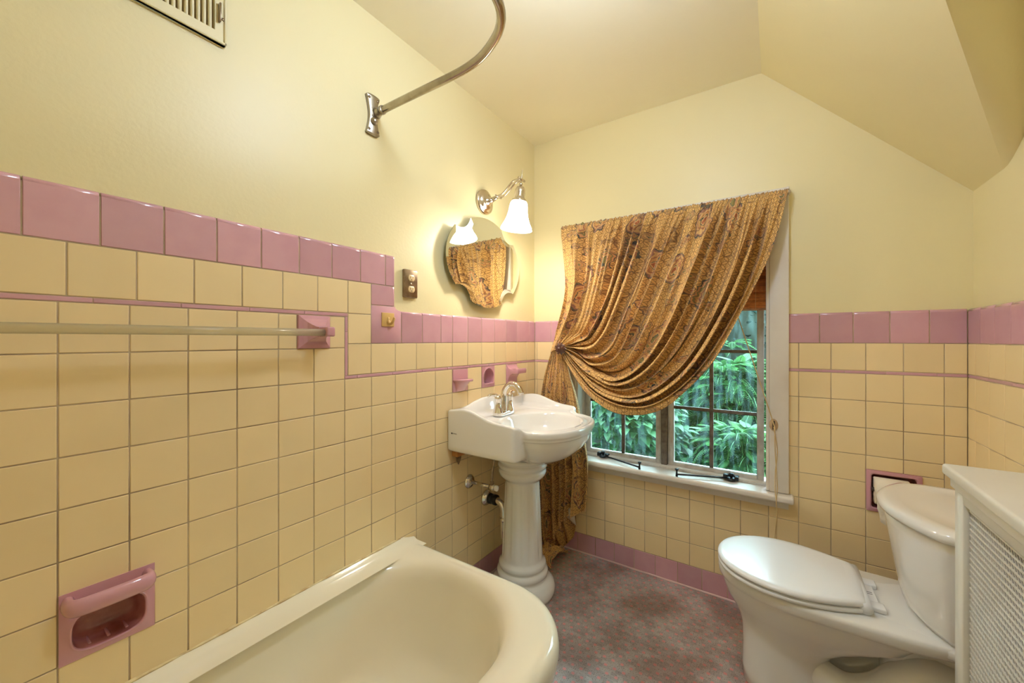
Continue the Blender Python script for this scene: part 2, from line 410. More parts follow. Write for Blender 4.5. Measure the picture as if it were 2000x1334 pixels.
def add_tile(b, fr, r, mi, flags=''):
    O, A, Z, Nn = [Vector(x) for x in fr]
    sa = stations(r[0], r[1], 'L' in flags, 'R' in flags, .0003 if r[3] - r[2] < .014 else G); sb = stations(r[2], r[3], 'B' in flags, 'T' in flags, .0003 if r[1] - r[0] < .014 and r[3] - r[2] > .04 else (.0007 if r[3] - r[2] < .014 else G))
    V = [O + A * pa + Z * pb + Nn * (max(da + db, -.010)) for pb, db in sb for pa, da in sa]
    n = len(sa); rn = random.random()
    cj, ci = [max(range(len(q) - 1), key=lambda k: q[k + 1][0] - q[k][0]) for q in (sb, sa)]
    F = [[j * n + i, j * n + i + 1, (j + 1) * n + i + 1, (j + 1) * n + i] for j in range(len(sb) - 1) for i in range(n - 1)]
    o = len(b.f); b.add(V, F, mi, True, rn)
    # each flat face gets vertices of its own, so that only the rounded edge is shaded round
    V2 = [V[q] for q in F[cj * (n - 1) + ci]]; del b.f[o + cj * (n - 1) + ci], b.m[-1], b.sm[-1], b.r[-1]
    b.add(V2, [[0, 1, 2, 3]], mi, False, rn)
def rect(b, fr, r, d, mi=0):
    O, A, Z, Nn = [Vector(x) for x in fr]
    P = lambda a, c: O + A * a + Z * c + Nn * d
    b.add([P(r[0], r[2]), P(r[1], r[2]), P(r[1], r[3]), P(r[0], r[3])], [[0, 1, 2, 3]], mi)
FL = ((0, 0, 0), (0, 1, 0), (0, 0, 1), (1, 0, 0))            # a = Y
FB = ((0, 0, 0), (1, 0, 0), (0, 0, 1), (0, -1, 0))           # a = X
FR = ((XR, 0, 0), (0, -1, 0), (0, 0, 1), (-1, 0, 0))         # a = -Y
Z0 = .109; ROW = [Z0 + T * k for k in range(10)]             # 0.109 .. 1.090
STR0, STR1 = 1.090, 1.102; YL = 1.213; PT = 1.341

# ---- left wall
SOAP = (-1.946, -1.796, .545, .692); SOAPT = (-1.9478, -1.796, .545, .654)
LEDGE = (-.749, -.640, .981, 1.090); NICHE = (-.531, -.422, .981, 1.090); NH = (-.525, -.428, .990, 1.084); SHELF = (-.313, -.204, .981, 1.090)
TOWEL = (-1.457, -1.349, 1.199, 1.306); TOWEL2 = (-2.32, -2.212, 1.199, 1.306)
b = B()
colsL = [JL + T * n for n in range(-6, 18)] + [0.0]
colsL[0] = YF
ty = []
for i in range(len(colsL) - 1):
    for k in range(9): ty.append((colsL[i], colsL[i + 1], ROW[k], ROW[k + 1]))
for i in range(6 + 6):
    for z in (1.090, 1.199): ty.append((colsL[i], colsL[i + 1], z, z + T))
# upper yellow row in the raised part, the step column, and the low yellow row
u = -1.2815; e = [u - T * k for k in range(13)][::-1]; e[0] = YF
for i in range(len(e) - 1): ty.append((e[i], e[i + 1], 1.320, 1.435))
for z0, z1 in ((1.102, 1.213), (1.213, 1.320), (1.320, 1.435)): ty.append((-1.2815, -1.187, z0, z1))
lo = [-1.187] + [c for c in colsL if c > -1.15]
for i in range(len(lo) - 1): ty.append((lo[i], lo[i + 1], STR1, YL))
for r in clip(ty, [SOAPT, LEDGE, NICHE, SHELF, TOWEL, TOWEL2]): add_tile(b, FL, r, 0)
# pink strip
st = [YF, -2.36, -2.205, -2.05, -1.897, -1.744, -1.590, -1.434, -1.2815]
for i in range(len(st) - 1): add_tile(b, FL, (st[i], st[i + 1], 1.308, 1.320), 1)
for z0, z1 in ((1.102, 1.255), (1.255, 1.308)): add_tile(b, FL, (-1.2938, -1.2815, z0, z1), 1)
sl = [-1.2938, -1.245, -1.09, -.935, -.78, -.625, -.47, -.315, -.16, 0]
for i in range(len(sl) - 1): add_tile(b, FL, (sl[i], sl[i + 1], STR0, STR1), 1)
# pink caps
pj = [-1.123 - T * k for k in range(14)][::-1]; pj[0] = YF
for i in range(len(pj) - 1): add_tile(b, FL, (pj[i], pj[i + 1], 1.435, 1.556), 1, 'T')
add_tile(b, FL, (-1.123, -1.076, 1.435, 1.556), 1, 'TR')
add_tile(b, FL, (-1.187, -1.076, 1.357, 1.435), 1, 'R')
lp = [-1.046, -.934, -.823, -.747, -.638, -.530, -.420, -.310, -.201, -.066, 0]
for i in range(len(lp) - 1): add_tile(b, FL, (lp[i], lp[i + 1], YL, PT), 1, 'T')
# inside-corner cap with concave notch
ol = [(-1.187 + G, YL + G), (-1.046 - G, YL + G), (-1.046 - G, PT)] + [(-1.046 - G - .029 * math.sin(t), PT + .016 * (1 - math.cos(t))) for t in np.linspace(.2, PI / 2, 6)] + [(-1.187 + G, 1.357 - G)]
b.prism(ol, FL, -.009, 0, .0025, 1, True)
# grout bed
for rg in clip([(YF, 0, 0, PT - .012), (YF, -1.088, PT - .012, 1.545)], [SOAP, NH]): rect(b, FL, rg, -.0017, 2)
wl = b.build('wall_tiles', [M['ytile'], M['ptile'], M['grout']])
p = B()
for rg in clip([(YF, .01, -.01, H + .01)], [SOAP, NH]): rect(p, FL, rg, -.009)
wall_left = struct(p.build('wall_left', M['plaster']), 'yellow painted wall above yellow and pink tile beside the bathtub')
wl.parent = wall_left; wl['label'] = 'yellow wall tiles with pink bullnose cap and pink pencil strip'
# pink base row
bl = B(); ej = [-.98 - T * 1, -.98, -.872, -.763, -.655, -.546, -.437, -.328, -.219, -.110, 0]; ej[0] = YF
for i in range(len(ej) - 1): add_tile(bl, FL, (ej[i], ej[i + 1], .006, Z0), 0)
rect(bl, FL, (YF, 0, 0, Z0), -.0016, 1)
bl.box(0, .006, -.98, 0, 0, .008, .003, 2, 2)
struct(bl.build('baseboard_left', [M['ptile'], M['grout'], M['cove']]))

# ---- back wall (window opening OX, OZ)
OX0, OX1, OZ0, OZ1 = .285, 1.218, .545, 1.822
HOLE = (OX0, OX1, OZ0, OZ1); TP = (1.543, 1.700, .5475, .708)
b = B()
cb = [0] + [1.3236 + T * n for n in range(-12, 5)] + [XR]
ty = [(cb[i], cb[i + 1], ROW[k], ROW[k + 1]) for i in range(len(cb) - 1) for k in range(9)]
ty += [(cb[i], cb[i + 1], STR1, YL) for i in range(len(cb) - 1)]
for r in clip(ty, [HOLE, TP]): add_tile(b, FB, r, 0)
sj = [0, .113, .26, 1.289, 1.3236, 1.40, 1.475, 1.60, 1.74, XR]
for i in range(len(sj) - 1):
    for r in clip([(sj[i], sj[i + 1], STR0, STR1)], [HOLE]): add_tile(b, FB, r, 1)
pb = [0, .113, .222, 1.286, 1.395, 1.503, 1.612, 1.721, XR]
for i in range(len(pb) - 1):
    if i != 2:
        add_tile(b, FB, (pb[i], pb[i + 1], YL, PT), 1, 'T')
for rg in clip([(0, XR, 0, PT - .012)], [HOLE, TP]): rect(b, FB, rg, -.0017, 2)
wb = b.build('wall_tiles', [M['ytile'], M['ptile'], M['grout']])
# plaster above, following the sloping ceiling
RX = 1.187; EZ = 1.764; XP = 1.834
p = B()
for rg in clip([(-.01, RX, -.01, H), (RX, XP, -.01, EZ)], [HOLE, TP]): rect(p, FB, rg, -.008)
p.add([(RX, .008, EZ), (XP, .008, EZ), (RX, .008, H)], [[0, 1, 2]])
# window reveal (plaster depth of the wall)
for q in (((OX0, .008, OZ0), (OX0, .16, OZ0), (OX0, .16, OZ1), (OX0, .008, OZ1)), ((OX1, .008, OZ0), (OX1, .008, OZ1), (OX1, .16, OZ1), (OX1, .16, OZ0)),
          ((OX0, .008, OZ1), (OX0, .16, OZ1), (OX1, .16, OZ1), (OX1, .008, OZ1))): p.add(q, [[0, 1, 2, 3]], 1)
# outer face of the wall around the opening
for rg in clip([(-1.5, 3.0, -.3, 3.2)], [HOLE]):
    p.add([(rg[0], .16, rg[2]), (rg[1], .16, rg[2]), (rg[1], .16, rg[3]), (rg[0], .16, rg[3])], [[0, 1, 2, 3]], 0)
wall_back = struct(p.build('wall_back', [M['plaster'], M['white_wood']]), 'yellow gable wall with pink and yellow tile around the window')
wb.parent = wall_back; wb['label'] = 'yellow wall tiles with pink cap around the window'
bl = B(); bj = [0, .071, .179, .288, .396, .505, .614, .723, .832, .943, 1.053, 1.162, 1.271, 1.380, 1.489, 1.598, 1.707, XR]
for i in range(len(bj) - 1): add_tile(bl, FB, (bj[i], bj[i + 1], .006, Z0), 0)
rect(bl, FB, (0, XR, 0, Z0), -.0016, 1)
bl.box(0, XR, -.007, 0, 0, .009, .003, 2, 2)
struct(bl.build('baseboard_back', [M['ptile'], M['grout'], M['cove']]))

# ---- right wall
b = B()
RF = -YF
cr = [0, .063] + [.063 + .1055 * k for k in range(1, 24)] + [RF]
ty = [(cr[i], cr[i + 1], ROW[k], ROW[k + 1]) for i in range(len(cr) - 1) for k in range(9)] + [(cr[i], cr[i + 1], STR1, YL) for i in range(len(cr) - 1)]
for r in ty: add_tile(b, FR, r, 0)
sj = [0, .16, .32, .48, .64, .9, 1.3, 1.7, 2.1, RF]
for i in range(len(sj) - 1): add_tile(b, FR, (sj[i], sj[i + 1], STR0, STR1), 1)
pr_ = [0, .1015] + [.1015 + .1045 * k for k in range(1, 24)] + [RF]
for i in range(len(pr_) - 1): add_tile(b, FR, (pr_[i], pr_[i + 1], YL, PT), 1, 'T')
rect(b, FR, (0, RF, 0, PT - .012), -.0017, 2)
wr_ = b.build('wall_tiles', [M['ytile'], M['ptile'], M['grout']])
# knee wall: level under the slope, then rising in a curve to the full height
KW = [(0.01, 1.764), (-.217, 1.7635), (-.245, 1.767), (-.27, 1.776), (-.30, 1.792), (-.331, 1.813), (-.37, 1.852), (-.42, 1.915), (-.50, 2.03), (-.62, 2.22), (-.75, H)]
p = B()
p.add([(XP, y, z) for y, z in KW] + [(XP, YF, H), (XP, YF, -.01), (XP, .01, -.01)], [list(range(len(KW) + 3))[::-1]])
wall_right = struct(p.build('wall_right', M['plaster']), 'yellow knee wall right of the toilet with pink tile cap')
wr_.parent = wall_right; wr_['label'] = 'yellow wall tiles with pink cap behind the toilet'
bl = B()
for i in range(24): add_tile(bl, FR, (.1055 * i, .1055 * (i + 1), .006, Z0), 0)
rect(bl, FR, (0, RF, 0, Z0), -.0016, 1)
struct(bl.build('baseboard_right', [M['ptile'], M['grout']]))

# ---- ceiling with the sloping bay
CR = [(XP, -.217, 1.7635)]; C2 = (RX, -1.547, H)
crease = [tuple(np.array(CR[0]) * (1 - t) + np.array(C2) * t) for t in np.linspace(0, 1, len(KW) - 1)]
p = B()
p.add([(-.02, .01, H), (RX, .01, H), C2, (XP, -.75, H), (XP + .01, YF, H), (-.02, YF, H)], [list(range(6))])
struct(p.build('ceiling', M['ceiling']), 'cream flat ceiling over the sink and tub')
p = B()
p.add([(RX, .01, H), (XP, .01, 1.764), (XP, -.217, 1.7635), C2], [[0, 1, 2, 3]])
struct(p.build('ceiling_slope', M['plaster']), 'yellow sloping ceiling plane over the toilet')
p = B()
n = len(crease)
p.add([q for q in crease] + [(XP, y, z) for y, z in KW[1:]], [[i, i + 1, n + i + 1, n + i] for i in range(n - 1)], 0, True)
struct(p.build('ceiling_bulkhead', M['plaster']), 'shaded yellow sloping soffit at the top right')
p = B(); p.add([(-.02, YF, 0), (XR + .02, YF, 0), (XR + .02, YF, H), (-.02, YF, H)], [[0, 1, 2, 3]])
struct(p.build('wall_front', M['plaster']))
p = B(); p.add([(-.02, YF, 0), (XR + .02, YF, 0), (XR + .02, .02, 0), (-.02, .02, 0)], [[0, 1, 2, 3]])
struct(p.build('floor', M['floor']), 'grey mosaic floor with small pink squares')

# ------------------------------------------------------------------ window
win = struct(thing('window_1', 'white cased casement window behind the gold curtain', 'window', (.75, .05, OZ0))); del win['category']
def wbox(name, m, *a, bev=.003, seg=2, parent=win):
    return B().box(*a, bev, seg).build(name, m, parent=parent)
wbox('casing', M['white_wood'], OX1, 1.289, -.020, .006, .555, 1.892)
wbox('casing', M['white_wood'], .215, OX0, -.020, .006, .555, 1.892)
wbox('casing', M['white_wood'], OX0, OX1, -.020, .006, OZ1, 1.892)
# stop bead beside the casing
wbox('stop_bead', M['white_wood'], OX1 - .012, OX1, -.016, .05, .556, OZ1, bev=.002)
wbox('stop_bead', M['white_wood'], OX0, OX0 + .012, -.016, .05, .556, OZ1, bev=.002)
B().box(.195, 1.307, -.056, .062, .522, .553, .011, 5).build('window_sill', M['white_wood'], parent=win)
wbox('apron', M['white_wood'], .215, 1.288, -.016, .0, .487, .522, bev=.002)
# steel casements
YG = .10
def frame(x0, x1, z0, z1, w, y0, y1, m, name):
    f = B(); f.box(x0, x0 + w, y0, y1, z0, z1, .002, 1); f.box(x1 - w, x1, y0, y1, z0, z1, .002, 1)
    f.box(x0 + w, x1 - w, y0, y1, z0, z0 + w, .002, 1); f.box(x0 + w, x1 - w, y0, y1, z1 - w, z1, .002, 1)
    return f.build(name, m, parent=win)
frame(OX0, OX1, .553, OZ1, .014, .05, .14, M['white_wood'], 'jamb_frame')
wbox('sub_sill', M['dirty_paint'], OX0 + .014, OX1 - .014, .045, .085, .553, .561, bev=.001)
wbox('mullion', M['muntin'], .737, .767, .066, .12, .556, OZ1 - .014)
for x0, x1, mx in ((.303, .735, .526), (.769, 1.196, .974)):
    frame(x0, x1, .557, OZ1 - .018, .028, .078, .108, M['dirty_paint'], 'sash_frame')
    mb = B(); mb.box(mx - .0085, mx + .0085, .086, .106, .585, OZ1 - .046, .002, 1)
    for z in (.872, 1.170, 1.468): mb.box(x0 + .028, x1 - .028, .087, .105, z - .008, z + .008, .002, 1)
    mb.build('muntins', M['muntin'], parent=win)
    xs = [x0 + .028, mx, x1 - .028]; zs = [.585, .872, 1.170, 1.468, OZ1 - .046]
    for i in range(2):
        for k in range(4):
            g = B(); g.box(xs[i] - .004, xs[i + 1] + .004, .0965, .0985, zs[k] - .004, zs[k + 1] + .004)
            g.build('pane', M['pane'], parent=win)
# operators
def operator(px, py, kx, ky, lab):
    o = B(); a = math.atan2(ky - py, kx - px)
    o.box(px - .030, px + .030, .058, .072, .561, .575, .002, 1)
    o.lathe([(.020, 0), (.022, .004), (.020, .010), (.010, .012)], (px, py, .558), n=20)
    o.lathe([(.006, 0), (.006, .012), (.011, .014), (.011, .020), (.006, .023)], (px, py, .568), n=14)
    o.box(px - .034, px - .016, py - .008, py + .016, .560, .582, .002, 1); o.box(px + .014, px + .030, py - .010, py + .012, .560, .578, .002, 1)
    op = o.build('window_operator', M['oil'], parent=win); op['label'] = lab
    r = B(); r.tube([(px, py, .566), ((px + kx) / 2, (py + ky) / 2, .566), (kx, ky, .566)], .0045, 10)
    r.build('operator_rod', M['oil'], parent=op)
    k = B(); k.lathe([(.006, -.010), (.005, 0), (.0042, .012), (.0055, .020), (.009, .023), (.009, .027), (.004, .029)], (kx, ky, .566), n=14)
    k.build('rod_knob', M['oil'], parent=op)
operator(.424, .048, .656, -.046, 'casement stay left with rod pointing into the room')
operator(1.066, .036, .838, -.050, 'casement stay right with rod along the sill')

# ------------------------------------------------------------------ bamboo blind
bl = thing('bamboo_blind', 'rolled-up brown bamboo roman blind behind the gold curtain in the window', 'blind', (.75, .05, 1.37))
def slats(name, prof, y0):
    s_ = B(); x0, x1 = .300, 1.204
    for i in range(len(prof) - 1):
        (ya, za), (yb, zb) = prof[i], prof[i + 1]
        nm = Vector((0, -(zb - za), (yb - ya))); nm.normalize()
        V = []
        for x in (x0, x1): V += [(x, ya, za), (x, (ya + yb) / 2 - .0016 * (1 if zb < za else -1) * abs(nm.y), (za + zb) / 2 - .0016 * nm.z), (x, yb, zb)]
        s_.add(V, [[0, 1, 4, 3], [1, 2, 5, 4]], 0, False)
    for x in (.36, .62, .90, 1.165):
        for i in range(len(prof) - 1):
            (ya, za), (yb, zb) = prof[i], prof[i + 1]
            s_.add([(x - .0012, ya - .0025, za), (x + .0012, ya - .0025, za), (x + .0012, yb - .0025, zb), (x - .0012, yb - .0025, zb)], [[0, 1, 2, 3]], 1)
    s_.build(name, [M['bamboo'], M['thread']], parent=bl)
slats('hanging_panel', [(.047, z) for z in np.arange(1.815, 1.44, -.0055)], .047)
def fold(zb, zt, dep):
    pr = [(.047, zt)]
    for t in np.linspace(0, 1, 14): pr.append((.044 - dep * math.sin(PI * min(1, t * .5 + .05)), zt - (zt - zb) * t))
    for t in np.linspace(0, PI, 7): pr.append((.044 - dep * math.cos(t) * .9 - .0, zb - .008 * math.sin(t)))
    return pr
slats('lower_fold', fold(1.372, 1.455, .034), 0)
slats('upper_fold', fold(1.452, 1.505, .022), 0)
c = B()
c.tube(crom([(1.06, .0, 1.45), (1.095, -.025, 1.341), (1.228, -.028, .878), (1.236, -.034, .842)], 24), .0022, 6)
for dx, amp in ((0, .004), (.004, -.004)):
    c.tube(crom([(1.234 + dx, -.036, .845), (1.243 + amp, -.030, .741), (1.240 + dx, -.030, .65), (1.243 - amp, -.045, .575), (1.243, -.062, .53), (1.246, -.052, .472), (1.240 + dx, -.04, .39), (1.236 + dx * 2, -.04, .30), (1.238 - amp, -.04, .23)], 40), .0017, 6)
c.build('cord', M['cord'], parent=bl)
ck = thing('cord_cleat', 'small oval wooden cord cleat on the right window casing', 'cleat', (1.2335, -.02, .85))
f = B(); ol = [(1.2335 + .0165 * math.cos(t), .852 + .026 * math.sin(t)) for t in np.linspace(0, 2 * PI, 28, endpoint=False)]
f.prism(ol, FB, .020, .026, .002, 0, True); f.build('plate', M['cleat'], parent=ck)
f = B(); f.box(1.2295, 1.2385, -.0272, -.0262, .832, .870); f.build('slot', M['slot'], parent=ck)

# ------------------------------------------------------------------ curtain
cu = thing('window_curtain', 'gold paisley curtain gathered to the left with a brown rosette', 'curtain', (.75, -.06, 1.88))
NU, NV = 460, 170
paths = {0: [(.214, 1.883), (.224, 1.726), (.240, 1.553), (.237, 1.472), (.217, 1.384), (.181, 1.267), (.157, 1.147)],
 .15: [(.416, 1.881), (.387, 1.632), (.341, 1.437), (.288, 1.295), (.225, 1.196)],
 .3: [(.613, 1.878), (.545, 1.615), (.475, 1.402), (.395, 1.258), (.310, 1.210), (.238, 1.190)],
 .5: [(.838, 1.876), (.741, 1.595), (.639, 1.342), (.545, 1.155), (.422, 1.105), (.310, 1.160), (.245, 1.182)],
 .7: [(1.032, 1.874), (.951, 1.621), (.838, 1.336), (.704, 1.118), (.559, 1.020), (.416, 1.060), (.250, 1.170)],
 .85: [(1.166, 1.873), (1.098, 1.604), (.994, 1.331), (.861, 1.105), (.691, .960), (.531, .948), (.387, 1.030), (.252, 1.160)],
 .95: [(1.248, 1.872), (1.176, 1.595), (1.067, 1.328), (.929, 1.085), (.766, .930), (.613, .893), (.446, .948), (.310, 1.068), (.252, 1.150)],
 1: [(1.288, 1.871), (1.228, 1.61), (1.118, 1.35), (1.016, 1.141), (.907, 1.003), (.790, .894), (.665, .850), (.531, .858), (.387, .945), (.278, 1.082), (.246, 1.132)]}
def surf(paths, nu, nv):
    ks = sorted(paths); R = np.array([crom(paths[k], nv) for k in ks]); us = np.linspace(0, 1, nu)
    out = np.empty((nu, nv, 2))
    for c_ in range(2):
        for j in range(nv):
            y = R[:, j, c_]; k = np.array(ks)
            d = np.diff(y) / np.diff(k); m_ = np.r_[d[0], (d[:-1] + d[1:]) / 2, d[-1]]
            i = np.clip(np.searchsorted(k, us, 'right') - 1, 0, len(k) - 2); h = k[i + 1] - k[i]; t = (us - k[i]) / h
            out[:, j, c_] = (2 * t ** 3 - 3 * t ** 2 + 1) * y[i] + (t ** 3 - 2 * t ** 2 + t) * h * m_[i] + (-2 * t ** 3 + 3 * t ** 2) * y[i + 1] + (t ** 3 - t ** 2) * h * m_[i + 1]
    return out
def sm(x, a, b_): t = np.clip((x - a) / (b_ - a), 0, 1); return t * t * (3 - 2 * t)
S = surf(paths, NU, NV)
u = np.linspace(0, 1, NU)[:, None] * np.ones((1, NV)); v = np.linspace(0, 1, NV)[None, :] * np.ones((NU, 1))
# warped phases give folds of unequal width; narrow gathers at the rod run out into broad folds
ph = 2 * PI * (13 * u + .55 * np.sin(2 * PI * 2.3 * u + .8) + .28 * np.sin(2 * PI * 5.1 * u + 2.1) + .10 * np.sin(7 * v + 9 * u))
ph2 = 2 * PI * (31 * u + .6 * np.sin(2 * PI * 3.7 * u + .3) + .25 * np.sin(5 * v + 4 * u))
gath = 2 * PI * (52 * u + .8 * np.sin(2 * PI * 4.3 * u))
am = .92 + .26 * np.sin(2 * PI * 3.1 * u + 1.0) + .16 * np.sin(2 * PI * 7.7 * u + v * 3)
f1 = np.sin(ph) + .28 * np.sin(2 * ph + .9); f1 = f1 - .45 * np.exp(-((np.mod(ph, 2 * PI) - 4.5) / .55) ** 2)
A1 = .0300 * sm(v, .0, .17) * (1 - .55 * sm(v, .80, 1.0)) * am
A2 = .0075 * sm(v, .0, .08) * (1 - .6 * sm(v, .35, .8))
A3 = .0030 * (1 - sm(v, .05, .22))
dep = (A1 * f1 + A2 * np.sin(ph2)) * (.25 + .75 * sm(u, .0, .09)) + A3 * np.sin(gath)
for u0, wd, am0 in ((.335, .010, .026), (.455, .009, .022), (.60, .011, .030), (.715, .010, .034), (.80, .010, .030), (.885, .009, .034), (.945, .007, .022)):
    dep = dep - am0 * np.exp(-((u - u0 - .012 * np.sin(4 * v + 9 * u0)) / wd) ** 2) * sm(v, .08, .35) * (1 - .5 * sm(v, .85, 1))
belly = .040 * np.sin(PI * np.clip(v, 0, 1)) ** 1.3 * sm(u, .05, .9) + .025 * sm(v, .55, .8) * (1 - sm(v, .85, 1)) * sm(u, .3, 1)
crumple = .017 * np.exp(-((v - .85) / .075) ** 2) * np.sin(30 * v + 17 * u) * sm(u, .12, .3) * (1 - sm(u, .75, .95))
Y = -.072 - belly - dep - crumple - .022 * sm(v, .86, 1.0)
# folds also shift sideways inside the plane, so they overlap a little
T_ = np.gradient(S, axis=1); ln = np.linalg.norm(T_, axis=2, keepdims=True); T_ = T_ / np.maximum(ln, 1e-6)
nrm = np.stack([-T_[..., 1], T_[..., 0]], 2)
side = .0135 * sm(v, .02, .2) * (1 - sm(v, .8, 1)) * np.cos(ph) * am * (1 - sm(u, .965, 1)) * sm(u, 0, .05)
X = S[..., 0] + nrm[..., 0] * side; Z = S[..., 1] + nrm[..., 1] * side
# ruffle above the rod and a pinched rod pocket
Z = Z + (1 - sm(v, 0, .03)) * .0020 * (np.sin(gath * 1.7 + 1) + np.sin(gath * .73 + 2) + .8 * np.sin(gath * 2.9 + 4 * np.sin(19 * u)))
Y = Y + .022 * (1 - sm(v, 0, .06)) - .012 * np.exp(-((v - .022) / .012) ** 2) + .003 * np.exp(-((v - .055) / .012) ** 2)
V = np.stack([X, Y, Z], 2).reshape(-1, 3)
al = np.cumsum(np.r_['1', np.zeros((NU, 1)), np.linalg.norm(np.diff(S, axis=1), axis=2)], axis=1)
UV = np.stack([u * 1.50, al], 2).reshape(-1, 2)
F = [[i * NV + j, i * NV + j + 1, (i + 1) * NV + j + 1, (i + 1) * NV + j] for i in range(NU - 1) for j in range(NV - 1)]
c = B(); c.v = [tuple(q) for q in V]; c.f = F; c.m = [0] * len(F); c.sm = [True] * len(F); c.r = [0.0] * len(F); c.uv = UV
o = c.build('drape', M['curtain'], parent=cu); sd = o.modifiers.new('s', 'SOLIDIFY'); sd.thickness = .0016; sd.offset = 0
# tail below the rosette
tl = {0: [(.165, 1.160), (.118, 1.0), (.096, .813), (.089, .507), (.100, .22), (.112, .05)],
 .3: [(.196, 1.170), (.176, .94), (.165, .671), (.165, .40), (.170, .20), (.185, .075)],
 .6: [(.226, 1.168), (.243, .944), (.262, .684), (.276, .454), (.269, .23)],
 .85: [(.242, 1.155), (.276, .97), (.315, .76), (.352, .55), (.352, .275)],
 1: [(.250, 1.135), (.288, 1.005), (.341, .837), (.387, .700), (.412, .563), (.410, .394), (.398, .318)]}
nu, nv = 200, 120
S2 = surf(tl, nu, nv); u = np.linspace(0, 1, nu)[:, None] * np.ones((1, nv)); v = np.linspace(0, 1, nv)[None, :] * np.ones((nu, 1))
ph = 2 * PI * (6.5 * u + .35 * np.sin(2 * PI * 1.7 * u + .5) + .12 * np.sin(5 * v + 3 * u)); ph2 = 2 * PI * (13 * u + .2 * np.sin(6 * v))
dep = (.004 + .020 * sm(v, .03, .45)) * (np.sin(ph) + .25 * np.sin(2 * ph + .6)) + .004 * np.sin(ph2)
Y = -.088 - dep - .045 * sm(v, .25, .55)
X = S2[..., 0] + .008 * sm(v, .1, .5) * np.cos(ph) * sm(u, 0, .05) * (1 - sm(u, .95, 1)); Zz = S2[..., 1]
al = np.cumsum(np.r_['1', np.zeros((nu, 1)), np.linalg.norm(np.diff(S2, axis=1), axis=2)], axis=1)
F = [[i * nv + j, i * nv + j + 1, (i + 1) * nv + j + 1, (i + 1) * nv + j] for i in range(nu - 1) for j in range(nv - 1)]
c = B(); c.v = [tuple(q) for q in np.stack([X, Y, Zz], 2).reshape(-1, 3)]; c.f = F; c.m = [0] * len(F); c.sm = [True] * len(F); c.r = [0.0] * len(F)
c.uv = np.stack([u * .9 + .33, al + 1.31], 2).reshape(-1, 2)
o = c.build('tail', M['curtain'], parent=cu); sd = o.modifiers.new('s', 'SOLIDIFY'); sd.thickness = .0016; sd.offset = 0
# the inner layer: its crumpled hem reaches the floor, with a flap of white lining
nu, nv = 60, 70
tl = {0: [(.13, .62), (.12, .35), (.13, .12), (.165, .006)], .5: [(.19, .62), (.19, .35), (.21, .14), (.225, .03)], 1: [(.31, .60), (.315, .36), (.315, .22), (.305, .125)]}
S3 = surf(tl, nu, nv); u = np.linspace(0, 1, nu)[:, None] * np.ones((1, nv)); v = np.linspace(0, 1, nv)[None, :] * np.ones((nu, 1))
Y = -.080 - .016 * np.sin(2 * PI * (3.2 * u + .2 * np.sin(4 * v))) - .03 * sm(v, .6, 1) * np.sin(9 * v + 4 * u)
c = B(); c.v = [tuple(q) for q in np.stack([S3[..., 0], Y, S3[..., 1]], 2).reshape(-1, 3)]
F = [[i * nv + j, i * nv + j + 1, (i + 1) * nv + j + 1, (i + 1) * nv + j] for i in range(nu - 1) for j in range(nv - 1)]
c.f = F; c.m = [0] * len(F); c.sm = [True] * len(F); c.r = [0.0] * len(F)
c.uv = np.stack([u * .6 + .1, v * .6 + .2], 2).reshape(-1, 2)
o = c.build('inner_layer', M['curtain'], parent=cu); sd = o.modifiers.new('s', 'SOLIDIFY'); sd.thickness = .0016; sd.offset = 0
# crumpled end on the floor
nu, nv = 40, 40
c = B(); vs = []
for i in range(nu):
    for j in range(nv):
        a, bb = i / (nu - 1), j / (nv - 1)
        x = .165 + .095 * a + .02 * math.sin(6 * bb); y = -.10 - .19 * bb - .03 * math.sin(5 * a)
        z = .006 + (.060 * math.sin(PI * bb) + .02 * math.sin(PI * a)) * (1 - .55 * a) + .014 * (1 + math.sin(12 * a + 5 * bb)) * (1 - bb * .4) + .006 * (1 + math.sin(21 * bb + 3 * a))
        vs.append((x, y, z))
c.v = vs; F = [[i * nv + j, i * nv + j + 1, (i + 1) * nv + j + 1, (i + 1) * nv + j] for i in range(nu - 1) for j in range(nv - 1)]
c.f = F; c.m = [0] * len(F); c.sm = [True] * len(F); c.r = [0.0] * len(F)
c.uv = np.array([(.4 * i / nu, .3 * j / nv) for i in range(nu) for j in range(nv)])
o = c.build('hem_on_floor', M['curtain'], parent=cu); sd = o.modifiers.new('s', 'SOLIDIFY'); sd.thickness = .0016; sd.offset = 0
c = B(); c.add([(.235, -.112, .262), (.275, -.116, .285), (.318, -.120, .305), (.332, -.116, .205), (.292, -.108, .222)], [[0, 1, 4], [1, 2, 3, 4]], 0, True)
lo_ = c.build('lining', M['lining'], parent=cu); lo_['label'] = 'white lining flap'
sd = lo_.modifiers.new('s', 'SOLIDIFY'); sd.thickness = .0012
